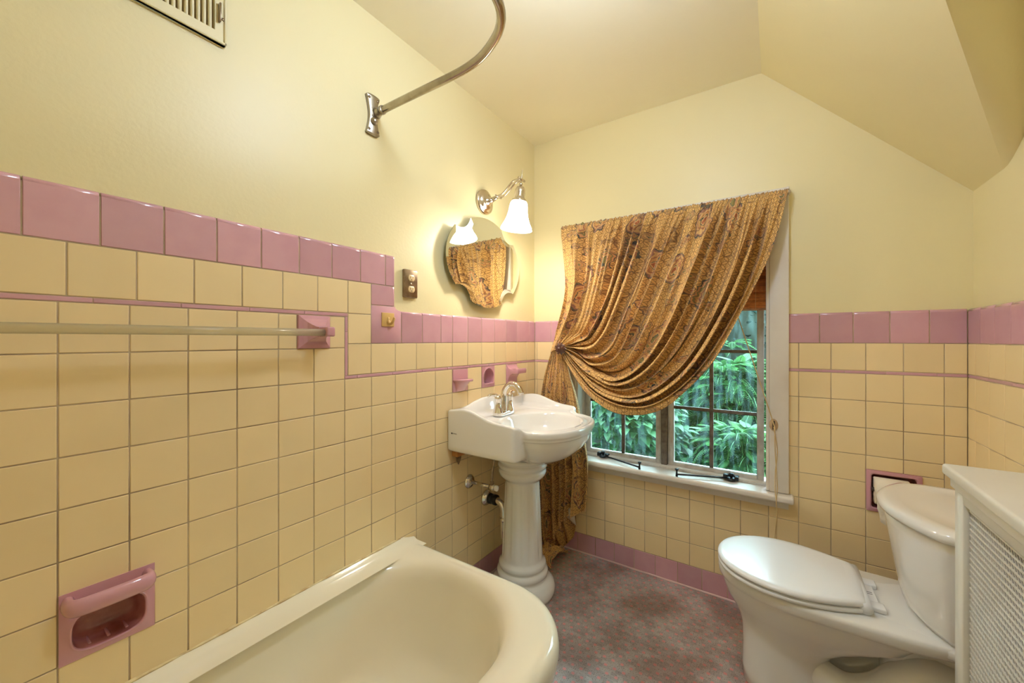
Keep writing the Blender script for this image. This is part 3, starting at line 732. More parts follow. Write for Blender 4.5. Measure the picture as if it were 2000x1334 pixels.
# rosette: two whorls of petals round a button
c = B(); ctr = Vector((.242, -.128, 1.176))
for ring, (nn, rad, ln_, tilt, dy) in enumerate(((9, .026, .032, .25, 0), (7, .016, .026, .7, -.010), (5, .007, .018, 1.1, -.018))):
    for k in range(nn):
        a = 2 * PI * k / nn + ring * .4; dx, dz = math.cos(a), math.sin(a); V = []
        for s_ in np.linspace(0, 1, 6):
            w = .0105 * math.sin(PI * min(.97, s_ * .8 + .14)) * (1 - .15 * ring); out_ = .004 + ln_ * s_ * math.cos(tilt * (.6 + .4 * s_)); up_ = ln_ * s_ * math.sin(tilt) * .8 + .004 * math.sin(5 * s_)
            for q in (-1, 0, 1):
                V.append(ctr + Vector((dx * out_ - dz * w * q, dy - up_ + .003 * abs(q), dz * out_ + dx * w * q)))
        c.add(V, [[3 * i + j, 3 * i + j + 1, 3 * i + j + 4, 3 * i + j + 3] for i in range(5) for j in range(2)], 0, True)
c.lathe([(.001, -.006), (.010, -.003), (.012, .006), (.009, .014), (.001, .017)], ctr + Vector((0, -.012, 0)), (0, -1, 0), 16)
c.lathe([(.020, 0), (.020, .07)], ctr + Vector((0, .075, 0)), (0, -1, 0), 12)
ro = c.build('tieback_rosette', M['rosette'], parent=cu); ro['label'] = 'dark brown flower rosette'
c = B(); c.tube([(.205, -.045, 1.868), (.75, -.045, 1.866), (1.292, -.045, 1.862)], .006, 10); c.tube([(1.289, -.045, 1.862), (1.289, -.0, 1.862)], .005, 8); c.tube([(.208, -.045, 1.868), (.208, .0, 1.868)], .005, 8)
c.box(1.279, 1.290, -.050, -.018, 1.872, 1.884, .003, 2)
c.build('curtain_rod', M['white_wood'], parent=cu)

# ------------------------------------------------------------------ bathtub
tb = thing('bathtub', 'cream enamel bathtub along the tiled left wall', 'bathtub', (.38, -1.75, 0))
def rrect(x0, x1, y0, y1, rs, th, p_=2.3):
    """radius outline sampled by angle from the centre; rs=(r at x0y0, x1y0, x1y1, x0y1)"""
    cx, cy = (x0 + x1) / 2, (y0 + y1) / 2; pts = []
    poly = []
    for (qx, qy, r, a0) in ((x0, y0, rs[0], PI), (x1, y0, rs[1], 1.5 * PI), (x1, y1, rs[2], 0), (x0, y1, rs[3], .5 * PI)):
        ox = qx + r if qx == x0 else qx - r; oy = qy + r if qy == y0 else qy - r
        for t in np.linspace(0, PI / 2, 24): poly.append((ox + r * math.cos(a0 + t), oy + r * math.sin(a0 + t)))
    poly = np.array(poly)
    ang = np.arctan2(poly[:, 1] - cy, poly[:, 0] - cx); out = []
    for t in th:
        d = np.array((math.cos(t), math.sin(t)))
        best = None
        for i in range(len(poly)):
            a, b_ = poly[i] - (cx, cy), poly[(i + 1) % len(poly)] - (cx, cy); e_ = b_ - a
            den = d[0] * e_[1] - d[1] * e_[0]
            if abs(den) < 1e-12: continue
            s_ = (a[0] * e_[1] - a[1] * e_[0]) / den; w = (a[0] * d[1] - a[1] * d[0]) / den
            if s_ > 0 and -1e-6 <= w <= 1 + 1e-6: best = s_ if best is None else max(best, s_)
        out.append((cx + d[0] * best, cy + d[1] * best))
    return out
# dense sampling near the rounded end
base = rrect(0, .766, -2.56, -.98, (.02, .25, .25, .02), np.linspace(0, 2 * PI, 721)[:-1])
per = np.r_[0, np.cumsum([math.dist(base[i], base[(i + 1) % 720]) for i in range(720)])]
th = np.interp(np.linspace(0, per[-1], 241)[:-1], per, np.linspace(0, 2 * PI, 721))
def ring(x0, x1, y0, y1, r, z):
    rr = r if isinstance(r, tuple) else (r,) * 4
    return [(x, y, z) for x, y in rrect(x0, x1, y0, y1, rr, th)]
R = []
def OUT(d, z, r=.25): R.append(ring(.003, .766 - d, -2.56, -.98 - d, (.02, max(r - d, .05), max(r - d, .05), .02), z))
OUT(.022, 0); OUT(.022, .02); OUT(.030, .05); OUT(.030, .27); OUT(.018, .30); OUT(.006, .33); OUT(.001, .355); OUT(0, .375); OUT(.004, .392); OUT(.012, .403); OUT(.024, .409); OUT(.040, .4105)
R.append(ring(.020, .672, -2.48, -1.022, (.22, .27, .27, .24), .4085))
R.append(ring(.030, .658, -2.47, -1.030, (.22, .27, .27, .24), .4055))
R.append(ring(.040, .642, -2.46, -1.042, (.22, .27, .27, .24), .398))
R.append(ring(.048, .632, -2.45, -1.052, (.22, .27, .27, .24), .385))
R.append(ring(.056, .622, -2.44, -1.064, (.22, .26, .26, .24), .35))
R.append(ring(.070, .606, -2.42, -1.090, (.22, .25, .25, .23), .26))
R.append(ring(.090, .586, -2.39, -1.135, (.2, .23, .23, .22), .16))
R.append(ring(.112, .562, -2.36, -1.185, (.18, .2, .2, .2), .105))
R.append(ring(.150, .524, -2.30, -1.25, (.16, .17, .17, .17), .082))
R.append(ring(.25, .42, -2.1, -1.45, (.08, .08, .08, .08), .076))
c = B(); c.loft(R, True, False, True); c.build('tub_body', M['tub'], parent=tb)
# raised tiling lip curling up where the rim meets the wall
c = B(); pr = [(.075, .4085), (.060, .4105), (.045, .4125), (.030, .417), (.018, .424), (.008, .433), (.0, .4365)]
Rr = []
for y in np.linspace(-2.56, -.982, 60):
    k = min(1, max(0, (y + 1.05) / .068)); Rr.append([(px, y, pz - (pz - .408) * (.72 if px < .01 else .95) * (k * k * (3 - 2 * k))) for px, pz in pr])
c.loft(Rr, False); c.build('tiling_lip', M['tub'], parent=tb)
c = B(); Rr = []
for y in np.linspace(-2.56, -1.05, 160):
    w = .006 + .0012 * math.sin(y * 37) + .0007 * math.sin(y * 91)
    Rr.append([(.0, y, .434), (w * .7, y, .434 + .001), (w * .55, y, .434 + w * .6), (0, y, .434 + w)])
c.loft(Rr, False); c.build('caulk_bead', M['caulk'], parent=tb)

# ------------------------------------------------------------------ pedestal sink
SY = -.475
sk = thing('pedestal_sink', 'white pedestal sink with a scalloped back under the mirror', 'sink', (.21, SY, 0))
half = [(0, 0), (0, .10), (0, .20), (0, .292), (.004, .305), (.014, .310), (.10, .311), (.20, .311), (.30, .309), (.345, .306), (.357, .301), (.362, .292), (.3645, .275), (.370, .262), (.382, .257), (.400, .257)]
for t in np.linspace(.30, 1, 26)[0:]:
    a = t * PI / 2; half.append((.355 + .196 * math.sin(a) ** .92, (.265 - .006 * (1 - t)) * math.cos(a) ** .86 if t < 1 else 0))
half = [h for i, h in enumerate(half)]
hc = crom(half, 140)
op = [(x, h) for x, h in hc] + [(x, -h) for x, h in hc[-2:0:-1]]       # from back centre round the +h side, front, -h side
op = np.array(op); NS = len(op)
front = sm(op[:, 0], .363, .378)                                       # 0 on the back block, 1 on the bowl
def wing(x, h):
    h = abs(h)
    sp = [(0, .936), (.06, .935), (.12, .926), (.17, .912), (.22, .905), (.27, .906), (.311, .908)]
    back = np.interp(h, *zip(*sp))
    sd_ = np.interp(x, [0, .04, .09, .13, .17, .22, .27, .32, .352, .366, .376, .39], [.908, .913, .920, .917, .906, .889, .878, .874, .872, .862, .850, .8455])
    t = float(sm(np.array(x), 0.0, .05)); return back * (1 - t) + sd_ * t if h < .30 else sd_
ztop = np.array([wing(x, h) if f < 1 else .8455 for (x, h), f in zip(op, front)])
kk = np.array([1, 2, 3, 2, 1]) / 9
ztop = np.convolve(np.r_[ztop[-2:], ztop, ztop[:2]], kk, 'valid')
cen = np.array((.30, 0)); dlt = op - cen
def rg(s_panel, s_bowl, z_panel, z_bowl):
    s_ = s_panel * (1 - front) + s_bowl * front; z = z_panel * (1 - front) + z_bowl * front
    q = cen + dlt * s_[:, None] if np.ndim(s_) else cen + dlt * s_
    q[:, 0] = np.maximum(q[:, 0], .0005)
    return [(x, SY + h, zz) for (x, h), zz in zip(q, z)]
def insetring(d, z):
    n_ = np.roll(op, -1, 0) - np.roll(op, 1, 0); n_ = n_ / np.maximum(np.linalg.norm(n_, axis=1, keepdims=True), 1e-6)
    n_ = np.stack([n_[:, 1], -n_[:, 0]], 1)
    if (n_[NS // 2] @ (op[NS // 2] - cen)) > 0: n_ = -n_
    q = op + n_ * d
    for _ in range(int(d * 900)): q = (np.roll(q, 1, 0) + 2 * q + np.roll(q, -1, 0)) / 4
    return [(x, SY + h, zz) for (x, h), zz in zip(q, z)]
ones = np.ones(NS)
def ell(cx, a, bb, z):
    t = np.linspace(0, 2 * PI, NS, endpoint=False) + PI   # start at the back
    return [(cx + a * math.cos(q), SY - bb * math.sin(q) , z) for q in t]
inner = ell(.21, .10, .10, .655)
R = [inner, ell(.21, .115, .115, .668)]
R.append(rg(ones * .55, ones * .50, ones * .716, ones * .675)); R.append(rg(ones * .93, ones * .70, ones * .7215, ones * .705))
R.append(rg(ones * .985, ones * .82, ones * .7245, ones * .736)); R.append(rg(ones, ones * .90, ones * .732, ones * .764))
R.append(rg(ones, ones * .935, ones * .75, ones * .785)); R.append(rg(ones, ones * .940, ones * .77, ones * .797))
R.append(rg(ones, ones * .948, ones * .78, ones * .800)); R.append(rg(ones, ones * .972, ones * .79, ones * .803)); R.append(rg(ones, ones * .978, ones * .80, ones * .808)); R.append(rg(ones, ones * .978, ones * .803, ones * .813))
R.append(rg(ones, ones * .990, ones * .81, ones * .816)); R.append(rg(ones, ones, ones * .82, ones * .823)); R.append(rg(ones, ones * 1.001, ztop - .010, ones * .835))
R.append(insetring(.0012, ztop - .0045)); R.append(insetring(.005, ztop - .0008)); R.append(insetring(.010, ztop + .0003)); R.append(insetring(.016, ztop - .0012))
R.append(insetring(.022, ztop - .006)); deck = .852
zi = ztop - np.maximum(ztop - deck, 0) * .65; R.append(insetring(.030, np.minimum(zi, ztop - .008)))
R.append(insetring(.042, np.minimum(ones * (deck + .001), ztop - .0075)))
def e2(k, z, cx=.318, a=.188, bb=.218): return ell(cx, a * k, bb * k, z)
R.append([tuple(.5 * np.array(p_) + .5 * np.array(q_)) for p_, q_ in zip(insetring(.052, np.minimum(ones * .851, ztop - .006)), e2(1.03, .846))])
R += [e2(1.0, .842), e2(.975, .836), e2(.95, .822), e2(.88, .785), e2(.76, .75), e2(.58, .728), e2(.35, .718), e2(.12, .714)]
c = B(); c.loft(R, True, True, True)
bs = c.build('basin', M['white_cer'], parent=sk)
b_ = bmesh.new(); b_.from_mesh(bs.data); bmesh.ops.recalc_face_normals(b_, faces=b_.faces); b_.to_mesh(bs.data); b_.free()
c = B(); c.lathe([(.021, .7145), (.022, .7165), (.015, .717)], (.318, SY, 0), n=20); c.build('drain', M['chrome'], parent=sk)
# maker's mark on the near side panel
c = B(); yy = SY - .3115
c.box(.028, .034, yy - .0004, yy + .002, .803, .809); c.box(.036, .060, yy - .0004, yy + .002, .8050, .8066)
c.build('maker_mark', M['ink'], parent=sk)
# pedestal
c = B()
prof = [(.146, 0), (.156, .006), (.160, .022), (.159, .040), (.151, .058), (.136, .070), (.122, .077), (.1175, .086), (.121, .094), (.1255, .104), (.1225, .116), (.1115, .121), (.1085, .126), (.1125, .132), (.117, .144), (.112, .156), (.103, .164), (.1005, .176)]
prof += [(.1005 - .0165 * t, .176 + .365 * t) for t in np.linspace(.03, 1, 40)]
prof += [(.085, .546), (.092, .553), (.104, .563), (.113, .575), (.117, .590), (.115, .597), (.1095, .602), (.1165, .608), (.1205, .618), (.1205, .626), (.116, .632), (.1115, .6355), (.118, .641), (.1235, .648), (.122, .656), (.112, .662)]
def flute(t, h):
    if h < .185 or h > .540: return 1
    k = min(1, (h - .185) / .03, (.540 - h) / .03); k = math.sqrt(max(0, 1 - (1 - k) ** 2))
    ca = math.cos(11 * t); return 1 - .050 * k * (max(0, ca + .35) / 1.35) ** 1.1
c.lathe(prof, (.21, SY, 0), n=192, mod=flute); c.build('pedestal', M['white_cer'], parent=sk)
# faucet
fx, fz = .098, .8515
c = B()
ol = [(fx + .026 * math.cos(t) * (1 if math.cos(t) > 0 else .9), SY + (.047 if math.sin(t) > 0 else -.047) + .030 * math.sin(t)) for t in np.linspace(0, 2 * PI, 48, endpoint=False)]
FZ = ((0, 0, 0), (1, 0, 0), (0, 1, 0), (0, 0, 1))
c.prism(ol, FZ, fz - .002, fz + .016, .006, 0, True)
fa = c.build('faucet', M['chrome'], parent=sk); fa['label'] = 'chrome two-handle faucet'
c = B()
sp = crom([(fx - .004, SY, fz + .012), (fx - .004, SY, fz + .07), (fx + .004, SY, fz + .118), (fx + .030, SY, fz + .150), (fx + .062, SY, fz + .155), (fx + .090, SY, fz + .138), (fx + .106, SY, fz + .108)], 30)
c.tube(sp, [.021 - .0085 * min(1, i / 14) + .0015 * max(0, (i - 18) / 12) for i in range(30)], 20); c.build('spout', M['chrome'], parent=fa)
for s_ in (-1, 1):
    c = B(); hy = SY + s_ * .052
    c.lathe([(.027, 0), (.026, .006), (.020, .020), (.0155, .045), (.0145, .064), (.0165, .070), (.0165, .080), (.012, .088), (.002, .090)], (fx, hy, fz + .010), n=24)
    lv = crom([(fx, hy, fz + .092), (fx - .006, hy + s_ * .018, fz + .104), (fx - .010, hy + s_ * .040, fz + .106), (fx - .014, hy + s_ * .060, fz + .100)], 14)
    c.tube(lv, [.010 - .003 * i / 13 for i in range(14)], 12); c.build('handle', M['chrome'], parent=fa)
c = B(); c.tube([(fx - .030, SY + .012, fz + .01), (fx - .030, SY + .012, fz + .075)], .003, 8); c.lathe([(.002, 0), (.006, .003), (.006, .012), (.002, .016)], (fx - .030, SY + .012, fz + .075), n=12); c.build('lift_rod', M['chrome'], parent=fa)

# plumbing under the sink
sv = thing('supply_valve', 'chrome water supply stop with hose on the wall under the sink', 'valve', (.0, -.60, .50))
vy, vz = -.628, .536
c = B(); c.lathe([(.035, 0), (.034, .004), (.026, .012), (.013, .016)], (.0, vy, vz), (1, 0, 0), 24); c.build('escutcheon', M['chrome'], parent=sv)
c = B(); c.tube([(.01, vy, vz), (.145, vy, vz)], .0085, 14); c.lathe([(.013, 0), (.013, .03)], (.125, vy, vz), (1, 0, 0), 14); c.build('pipe', M['nickel'], parent=sv)
c = B(); c.lathe([(.010, 0), (.013, .004), (.013, .014), (.009, .016)], (.155, vy, vz), (1, 0, 0), 12); k = c.build('valve_knob', M['lid'], parent=sv); k['label'] = 'small oval white valve knob'
c = B(); c.lathe([(.008, 0), (.0085, .018), (.007, .02)], (.138, vy, vz + .008), n=12)
c.tube(crom([(.138, vy, vz + .02), (.140, vy, vz + .07), (.147, vy + .006, vz + .13), (.15, vy + .02, vz + .20)], 16), .0055, 10); c.build('supply_hose', M['steel'], parent=sv)
dr = thing('drain_trap', 'chrome drain trap with black rubber coupling behind the pedestal', 'drain', (.0, -.49, .41))
c = B(); c.lathe([(.042, 0), (.041, .005), (.030, .018), (.024, .022)], (.0, -.492, .412), (1, 0, 0), 24); c.build('escutcheon', M['chrome'], parent=dr)
c = B(); c.lathe([(.023, .018), (.026, .022), (.026, .036), (.022, .038), (.022, .048), (.026, .05), (.026, .066), (.02, .068)], (.0, -.492, .412), (1, 0, 0), 20); c.build('coupling', M['blackrub'], parent=dr)
c = B(); c.tube(crom([(.062, -.492, .412), (.085, -.492, .408), (.104, -.492, .39), (.110, -.492, .36), (.110, -.492, .33)], 20), .017, 16); c.build('pipe', M['chrome'], parent=dr)
c = B(); c.lathe([(.021, 0), (.023, .003), (.023, .018), (.0195, .02)], (.110, -.492, .318), n=18)
c.tube(crom([(.110, -.492, .33), (.110, -.492, .27), (.120, -.486, .225), (.15, -.478, .215), (.18, -.475, .24), (.185, -.475, .30)], 24), .0185, 16); c.build('trap_bend', M['chrome'], parent=dr)
wbk = thing('sink_wall_bracket', 'orange wood block and metal hanger under the sink corner', 'bracket', (.02, -.72, .69))
c = B(); c.box(.002, .036, -.755, -.640, .690, .7195, .002, 1); c.build('wood_block', M['wood'], parent=wbk)
c = B(); c.prism([(-.752, .690), (-.715, .690), (-.718, .672), (-.733, .650), (-.748, .672)][::-1], ((0, 0, 0), (0, 1, 0), (0, 0, 1), (1, 0, 0)), .022, .026, 0); c.lathe([(.006, 0), (.006, .004)], (.026, -.733, .676), (1, 0, 0), 10); c.build('hanger', M['steel'], parent=wbk)
c = B(); c.tube([(.075 + .026 * math.cos(t), -.63 + .012 * math.sin(t), .7165 + .001 * math.sin(3 * t)) for t in np.linspace(0, 2 * PI, 25)], .0045, 8, 0, False); c.build('ring', M['blackrub'], parent=wbk)

# ------------------------------------------------------------------ mirror + sconce
mi = thing('wall_mirror', 'frameless scalloped wall mirror above the sink', 'mirror', (.0, -.513, 1.61))
def arc(p0, p1, bulge, n_=14):
    p0, p1 = np.array(p0), np.array(p1); m_ = (p0 + p1) / 2; d = p1 - p0; nn = np.array((d[1], -d[0])) / np.linalg.norm(d)
    return [tuple((1 - t) * p0 + t * p1 + nn * bulge * 4 * t * (1 - t)) for t in np.linspace(0, 1, n_, endpoint=False)]
kx = -.513; tp = lambda s_, y, z: (kx + s_ * y, z)
cor = [tp(1, .127, 1.416), tp(1, .238, 1.482), tp(1, .240, 1.757), tp(1, .128, 1.815), tp(-1, .128, 1.815), tp(-1, .240, 1.757), tp(-1, .238, 1.482), tp(-1, .127, 1.416)]
bul = [-.031, .062, -.028, .027, -.028, .062, -.031, .027]
ol = []
for i in range(8): ol += arc(cor[i], cor[(i + 1) % 8], bul[i])
FM = ((0, 0, 0), (0, 1, 0), (0, 0, 1), (1, 0, 0))
cm = np.array((kx, 1.613)); oa = np.array(ol)
def scaled(s_): return [tuple(cm + (q - cm) * s_) for q in oa]
def insd(d):
    cc = []
    for q in cor:
        v_ = np.array(q) - cm; l_ = np.linalg.norm(v_); cc.append(tuple(cm + v_ * (l_ - 1.9 * d) / l_))
    q = []
    for i_ in range(8):
        L0, L1 = math.dist(cor[i_], cor[(i_ + 1) % 8]), math.dist(cc[i_], cc[(i_ + 1) % 8])
        q += arc(cc[i_], cc[(i_ + 1) % 8], bul[i_] * (.95 if bul[i_] < 0 else 1) + (d * .75 if bul[i_] > 0 else -.0))
    return q
P = lambda q, d: (d, q[0], q[1])
c = B(); c.add([P(q, .0225) for q in insd(.016)] + [P(cm, .0225)], [[i, (i + 1) % len(ol), len(ol)] for i in range(len(ol))]); c.build('mirror_face', M['mirror'], parent=mi)
c = B(); c.loft([[P(q, .0205) for q in ol], [P(q, .0225) for q in insd(.016)]], True, smooth=False); c.build('bevelled_edge', M['mirror'], parent=mi)
c = B(); c.loft([[P(q, .017) for q in ol], [P(q, .0205) for q in ol]], True, True, False, smooth=False)
for y, z in ((-.63, 1.55), (-.40, 1.55), (-.513, 1.74)): c.box(-.008, .0175, y - .015, y + .015, z - .015, z + .015)
c.build('backing', M['mirror_edge'], parent=mi)

sc = thing('wall_sconce', 'nickel wall sconce with a white bell glass shade above the mirror', 'lamp', (0, -.505, 1.934))
c = B(); c.lathe([(.062, -.009), (.064, 0), (.062, .006), (.055, .010), (.050, .011), (.047, .016), (.040, .022), (.028, .026), (.022, .028), (.019, .034), (.012, .040), (.010, .052)], (0, -.505, 1.934), (1, 0, 0), 40); c.build('backplate', M['nickel'], parent=sc)
c = B(); c.lathe([(.0085, 0), (.0085, .006), (.012, .010), (.012, .020), (.0085, .024), (.0085, .032)], (.045, -.505, 1.938), (1, 0, .12), 16)
c.tube([(.086, -.528, 1.944), (.086, -.482, 1.944)], .0055, 10); c.lathe([(.002, 0), (.006, .003), (.003, .012), (.001, .02)], (.086, -.528, 1.944), (.3, -1, -.2), 10); c.build('hub', M['nickel'], parent=sc)
for dy, dz in ((-.012, .0), (.012, .0)):
    c = B(); c.tube(crom([(.080, -.505 + dy, 1.944), (.110, -.505 + dy, 1.947), (.132, -.505 + dy, 1.958), (.172, -.505 + dy, 1.991), (.190, -.505 + dy, 1.999), (.226, -.505 + dy, 2.000)], 30), .0046, 10); c.build('arm', M['nickel'], parent=sc)
ax = Vector((.030, 0, .235)).normalized(); top = Vector((.2235, -.505, 2.000))
c = B(); c.tube([top + Vector((.0, -.026, 0)), top + Vector((0, .026, 0))], .0062, 12); c.lathe([(.004, -.045), (.0045, 0), (.004, .012), (.0022, .022), (.003, .045), (.0015, .048)], top, ax, 12)
c.lathe([(.004, 0), (.008, .006), (.008, .014), (.004, .016)], top - ax * .032, ax, 12); c.build('finial', M['nickel'], parent=sc)
c = B(); c.lathe([(.008, -.032), (.018, -.036), (.024, -.048), (.0262, -.062), (.024, -.078), (.026, -.088), (.034, -.096), (.0345, -.106), (.030, -.108)], top, ax, 28); c.build('socket', M['nickel'], parent=sc)
c = B()
pf = [(.030, -.102), (.037, -.106), (.042, -.116), (.0445, -.132), (.047, -.155), (.0525, -.180), (.062, -.205), (.073, -.226), (.0775, -.240), (.0745, -.2402), (.069, -.224), (.058, -.203), (.049, -.180), (.043, -.155), (.040, -.130), (.034, -.112)]
c.lathe(pf, top, ax, 44, cap0=False, cap1=False); c.build('lamp_shade', M['shade'], parent=sc)
lt = bpy.data.lights.new('sconce_bulb', 'POINT'); lt.energy = 7.5; lt.color = (1, .93, .82); lt.shadow_soft_size = .03
lo_ = bpy.data.objects.new('sconce_bulb', lt); COL.objects.link(lo_); lo_.parent = sc; lo_.location = (top - ax * .235) - Vector(sc.location)

# ------------------------------------------------------------------ wall fittings
ot = thing('electrical_outlet', 'metal outlet plate with two almond sockets left of the mirror', 'outlet', (0, -1.0, 1.455))
c = B(); c.box(-.01, .006, -1.035, -.965, 1.399, 1.513, .004, 3); c.build('cover_plate', M['steel'], parent=ot)
for z in (1.479, 1.433):
    r = B(); ol = [(-1.0 + .0165 * math.cos(t) , z + max(-.0125, min(.0125, .0165 * math.sin(t)))) for t in np.linspace(0, 2 * PI, 36, endpoint=False)]
    r.prism(ol, FM, .004, .0085, .001, 0, True); ro = r.build('receptacle', M['almond'], parent=ot)
    s_ = B(); s_.box(.0083, .0089, -1.007, -1.005, z - .002, z + .006); s_.box(.0083, .0089, -.995, -.993, z - .002, z + .006); s_.lathe([(.0022, 0), (.0022, .0006)], (.0083, -1.0, z - .007), (1, 0, 0), 10); s_.build('slots', M['slot'], parent=ro)
c = B(); c.lathe([(.0035, 0), (.003, .0015)], (.0058, -1.0, 1.456), (1, 0, 0), 12); c.build('screw', M['chrome'], parent=ot)
hk = thing('wall_hook', 'small square tan hook stuck on the pink step tile', 'hook', (0, -1.113, 1.304))
c = B(); c.box(0, .004, -1.142, -1.084, 1.278, 1.331, .0015, 2); c.build('plate', M['hookmat'], parent=hk)
c = B(); c.tube(crom([(.004, -1.112, 1.300), (.010, -1.112, 1.290), (.020, -1.111, 1.290), (.030, -1.110, 1.300), (.034, -1.109, 1.312)], 14), [.006 - .0018 * i / 13 for i in range(14)], 10); c.box(.003, .006, -1.117, -1.107, 1.292, 1.314, .001, 1); c.build('hook', M['hookmat'], parent=hk)
# towel bar with pyramid posts
tw = thing('towel_bar', 'clear towel bar on pink ceramic posts over the tub', 'towel bar', (0, -1.40, 1.25))
def post(r, nm):
    a0, a1, z0, z1 = r; cy, cz = (a0 + a1) / 2, (z0 + z1) / 2; hw = (a1 - a0) / 2 - .001; R = []
    for t, d in ((1, -.009), (1, .003), (.97, .006), (.78, .011), (.58, .019), (.42, .031), (.31, .045), (.27, .055)):
        q = []
        for k in range(40):
            an = 2 * PI * (k) / 40; m_ = max(abs(math.cos(an)), abs(math.sin(an))); 
            q.append((d, cy + hw * t * math.cos(an) / m_, cz + hw * t * math.sin(an) / m_))
        R.append(q)
    p_ = B(); p_.loft(R, True, False, True, smooth=False); p_.box(.050, .100, cy - .0135, cy + .0135, cz - .0150, cz + .0150, .005, 3); p_.build('post', M['pinkcer'], parent=tw)
post(TOWEL, 'a'); post(TOWEL2, 'b')
c = B(); c.tube([(.080, y, 1.250) for y in (-2.27, -2.0, -1.7, -1.4)], .0106, 24); c.build('rail', M['acrylic'], parent=tw)
# soap dish with grab bar
sd_ = thing('soap_dish', 'pink recessed soap dish with grab bar over the tub', 'soap dish', (0, -1.87, .62))
def recessed(root, r, hole_ol, depth, m, m2, name='body', th_=.002):
    """face plate with an opening and a rounded bowl behind it"""
    a0, a1, z0, z1 = r; n_ = len(hole_ol); cy = sum(q[0] for q in hole_ol) / n_; cz = sum(q[1] for q in hole_ol) / n_
    outer = []
    for q in hole_ol:
        dx, dz = q[0] - cy, q[1] - cz
        t = min(((a1 - cy) / dx if dx > 1e-9 else 9e9), ((a0 - cy) / dx if dx < -1e-9 else 9e9), ((z1 - cz) / dz if dz > 1e-9 else 9e9), ((z0 - cz) / dz if dz < -1e-9 else 9e9))
        outer.append((cy + dx * t, cz + dz * t))
    # snap nearest ring points to the true corners
    for cx_, cz_ in ((a0, z0), (a1, z0), (a1, z1), (a0, z1)):
        j = min(range(n_), key=lambda i: math.dist(outer[i], (cx_, cz_))); outer[j] = (cx_, cz_)
    grow = lambda k: [(cy + (q[0] - cy) * k, cz + (q[1] - cz) * k) for q in hole_ol]
    P_ = lambda q, d: (d, q[0], q[1])
    f_ = B(); f_.loft([[P_(q, -.008) for q in outer], [P_(q, th_) for q in outer], [P_(q, th_ + .001) for q in grow(1.12)], [P_(q, th_ + .0035) for q in grow(1.06)], [P_(q, th_ + .003) for q in grow(1.02)], [P_(q, th_) for q in hole_ol]], True, False, False, smooth=True)
    o_ = f_.build(name, m, parent=root, smooth_angle=40)
    f_ = B(); f_.loft([[P_(q, th_) for q in hole_ol], [P_(q, -depth * .4) for q in grow(.985)], [P_(q, -depth * .75) for q in grow(.94)], [P_(q, -depth * .95) for q in grow(.84)], [P_(q, -depth) for q in grow(.6)]], True, False, True); f_.build('bowl', m2, parent=root)
    return o_
def stadium(cy, cz, hw, hh, n_=48, p_=3.2):
    return [(cy + hw * np.sign(math.cos(t)) * abs(math.cos(t)) ** (2 / p_), cz + hh * np.sign(math.sin(t)) * abs(math.sin(t)) ** (2 / p_)) for t in np.linspace(0, 2 * PI, n_, endpoint=False)]
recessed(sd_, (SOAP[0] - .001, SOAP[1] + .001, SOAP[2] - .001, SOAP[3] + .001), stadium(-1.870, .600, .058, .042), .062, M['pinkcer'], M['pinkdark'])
for y in (-1.900, -1.870, -1.840): c = B(); c.box(-.050, -.012, y - .003, y + .003, .553, .5625, .0025, 2); c.build('ridge', M['pinkcer'], parent=sd_)
c = B(); pts = crom([(.0, -1.934, .668), (.018, -1.934, .669), (.032, -1.930, .670), (.039, -1.916, .671), (.041, -1.870, .671), (.039, -1.826, .671), (.032, -1.812, .670), (.018, -1.808, .669), (.0, -1.808, .668)], 60)
Rr = []
for i, q in enumerate(pts):
    d = pts[min(i + 1, 59)] - pts[max(i - 1, 0)]; d = d / np.linalg.norm(d); sdv = np.array((d[1], -d[0], 0))
    Rr.append([tuple(q + sdv * .0115 * math.cos(t) + np.array((0, 0, .0185 * math.sin(t)))) for t in np.linspace(0, 2 * PI, 16, endpoint=False)])
c.loft(Rr, True, True, True); gb = c.build('grab_bar', M['pinkcer'], parent=sd_)
# three small pink fittings by the sink
ld = thing('soap_ledge', 'pink ceramic ledge with rounded shelf, first fitting above the sink', 'wall fitting', (0, -.695, 1.03))
c = B(); c.box(-.008, .0035, LEDGE[0] + .002, LEDGE[1] - .002, LEDGE[2] + .002, LEDGE[3] - .002, .002, 2); c.build('plate', M['pinkcer'], parent=ld)
c = B(); ol = [(-.695 - .052 , .002), (-.695 + .052, .002)] + [(-.695 + .052 * math.cos(t), .002 + .062 * math.sin(t) ** .8) for t in np.linspace(.05, PI - .05, 26)]
ol2 = [(q[1], q[0]) for q in ol]
c.prism(ol2[::-1], FZ, 1.032, 1.042, .003, 0, True); c.build('shelf', M['pinkcer'], parent=ld)
c = B(); R = []
for z, hw, dp in ((1.034, .046, .052), (1.024, .042, .040), (1.012, .038, .028), (.998, .035, .017), (.985, .033, .008)):
    R.append([(.002 + dp * max(0, math.sin(t)) ** .8, -.695 + hw * math.cos(t), z) for t in np.linspace(0, PI, 20)])
c.loft(R, False); c.build('bracket', M['pinkcer'], parent=ld)
nc = thing('tumbler_niche', 'pink ceramic tile with arched recess, middle fitting above the sink', 'wall fitting', (0, -.4765, 1.035))
arch = [(-.4765 + .042 * math.cos(t) * (1 if math.sin(t) > 0 else 1), 1.034 + (.044 * math.sin(t) if math.sin(t) > 0 else max(-.034, .06 * math.sin(t)))) for t in np.linspace(0, 2 * PI, 44, endpoint=False)]
recessed(nc, (NICHE[0] + .001, NICHE[1] - .001, NICHE[2] + .001, NICHE[3] - .001), arch, .05, M['pinkcer'], M['pinkcer'])
sf = thing('toothbrush_holder', 'pink ceramic bracket with curled lip, fitting nearest the window', 'wall fitting', (0, -.2585, 1.035))
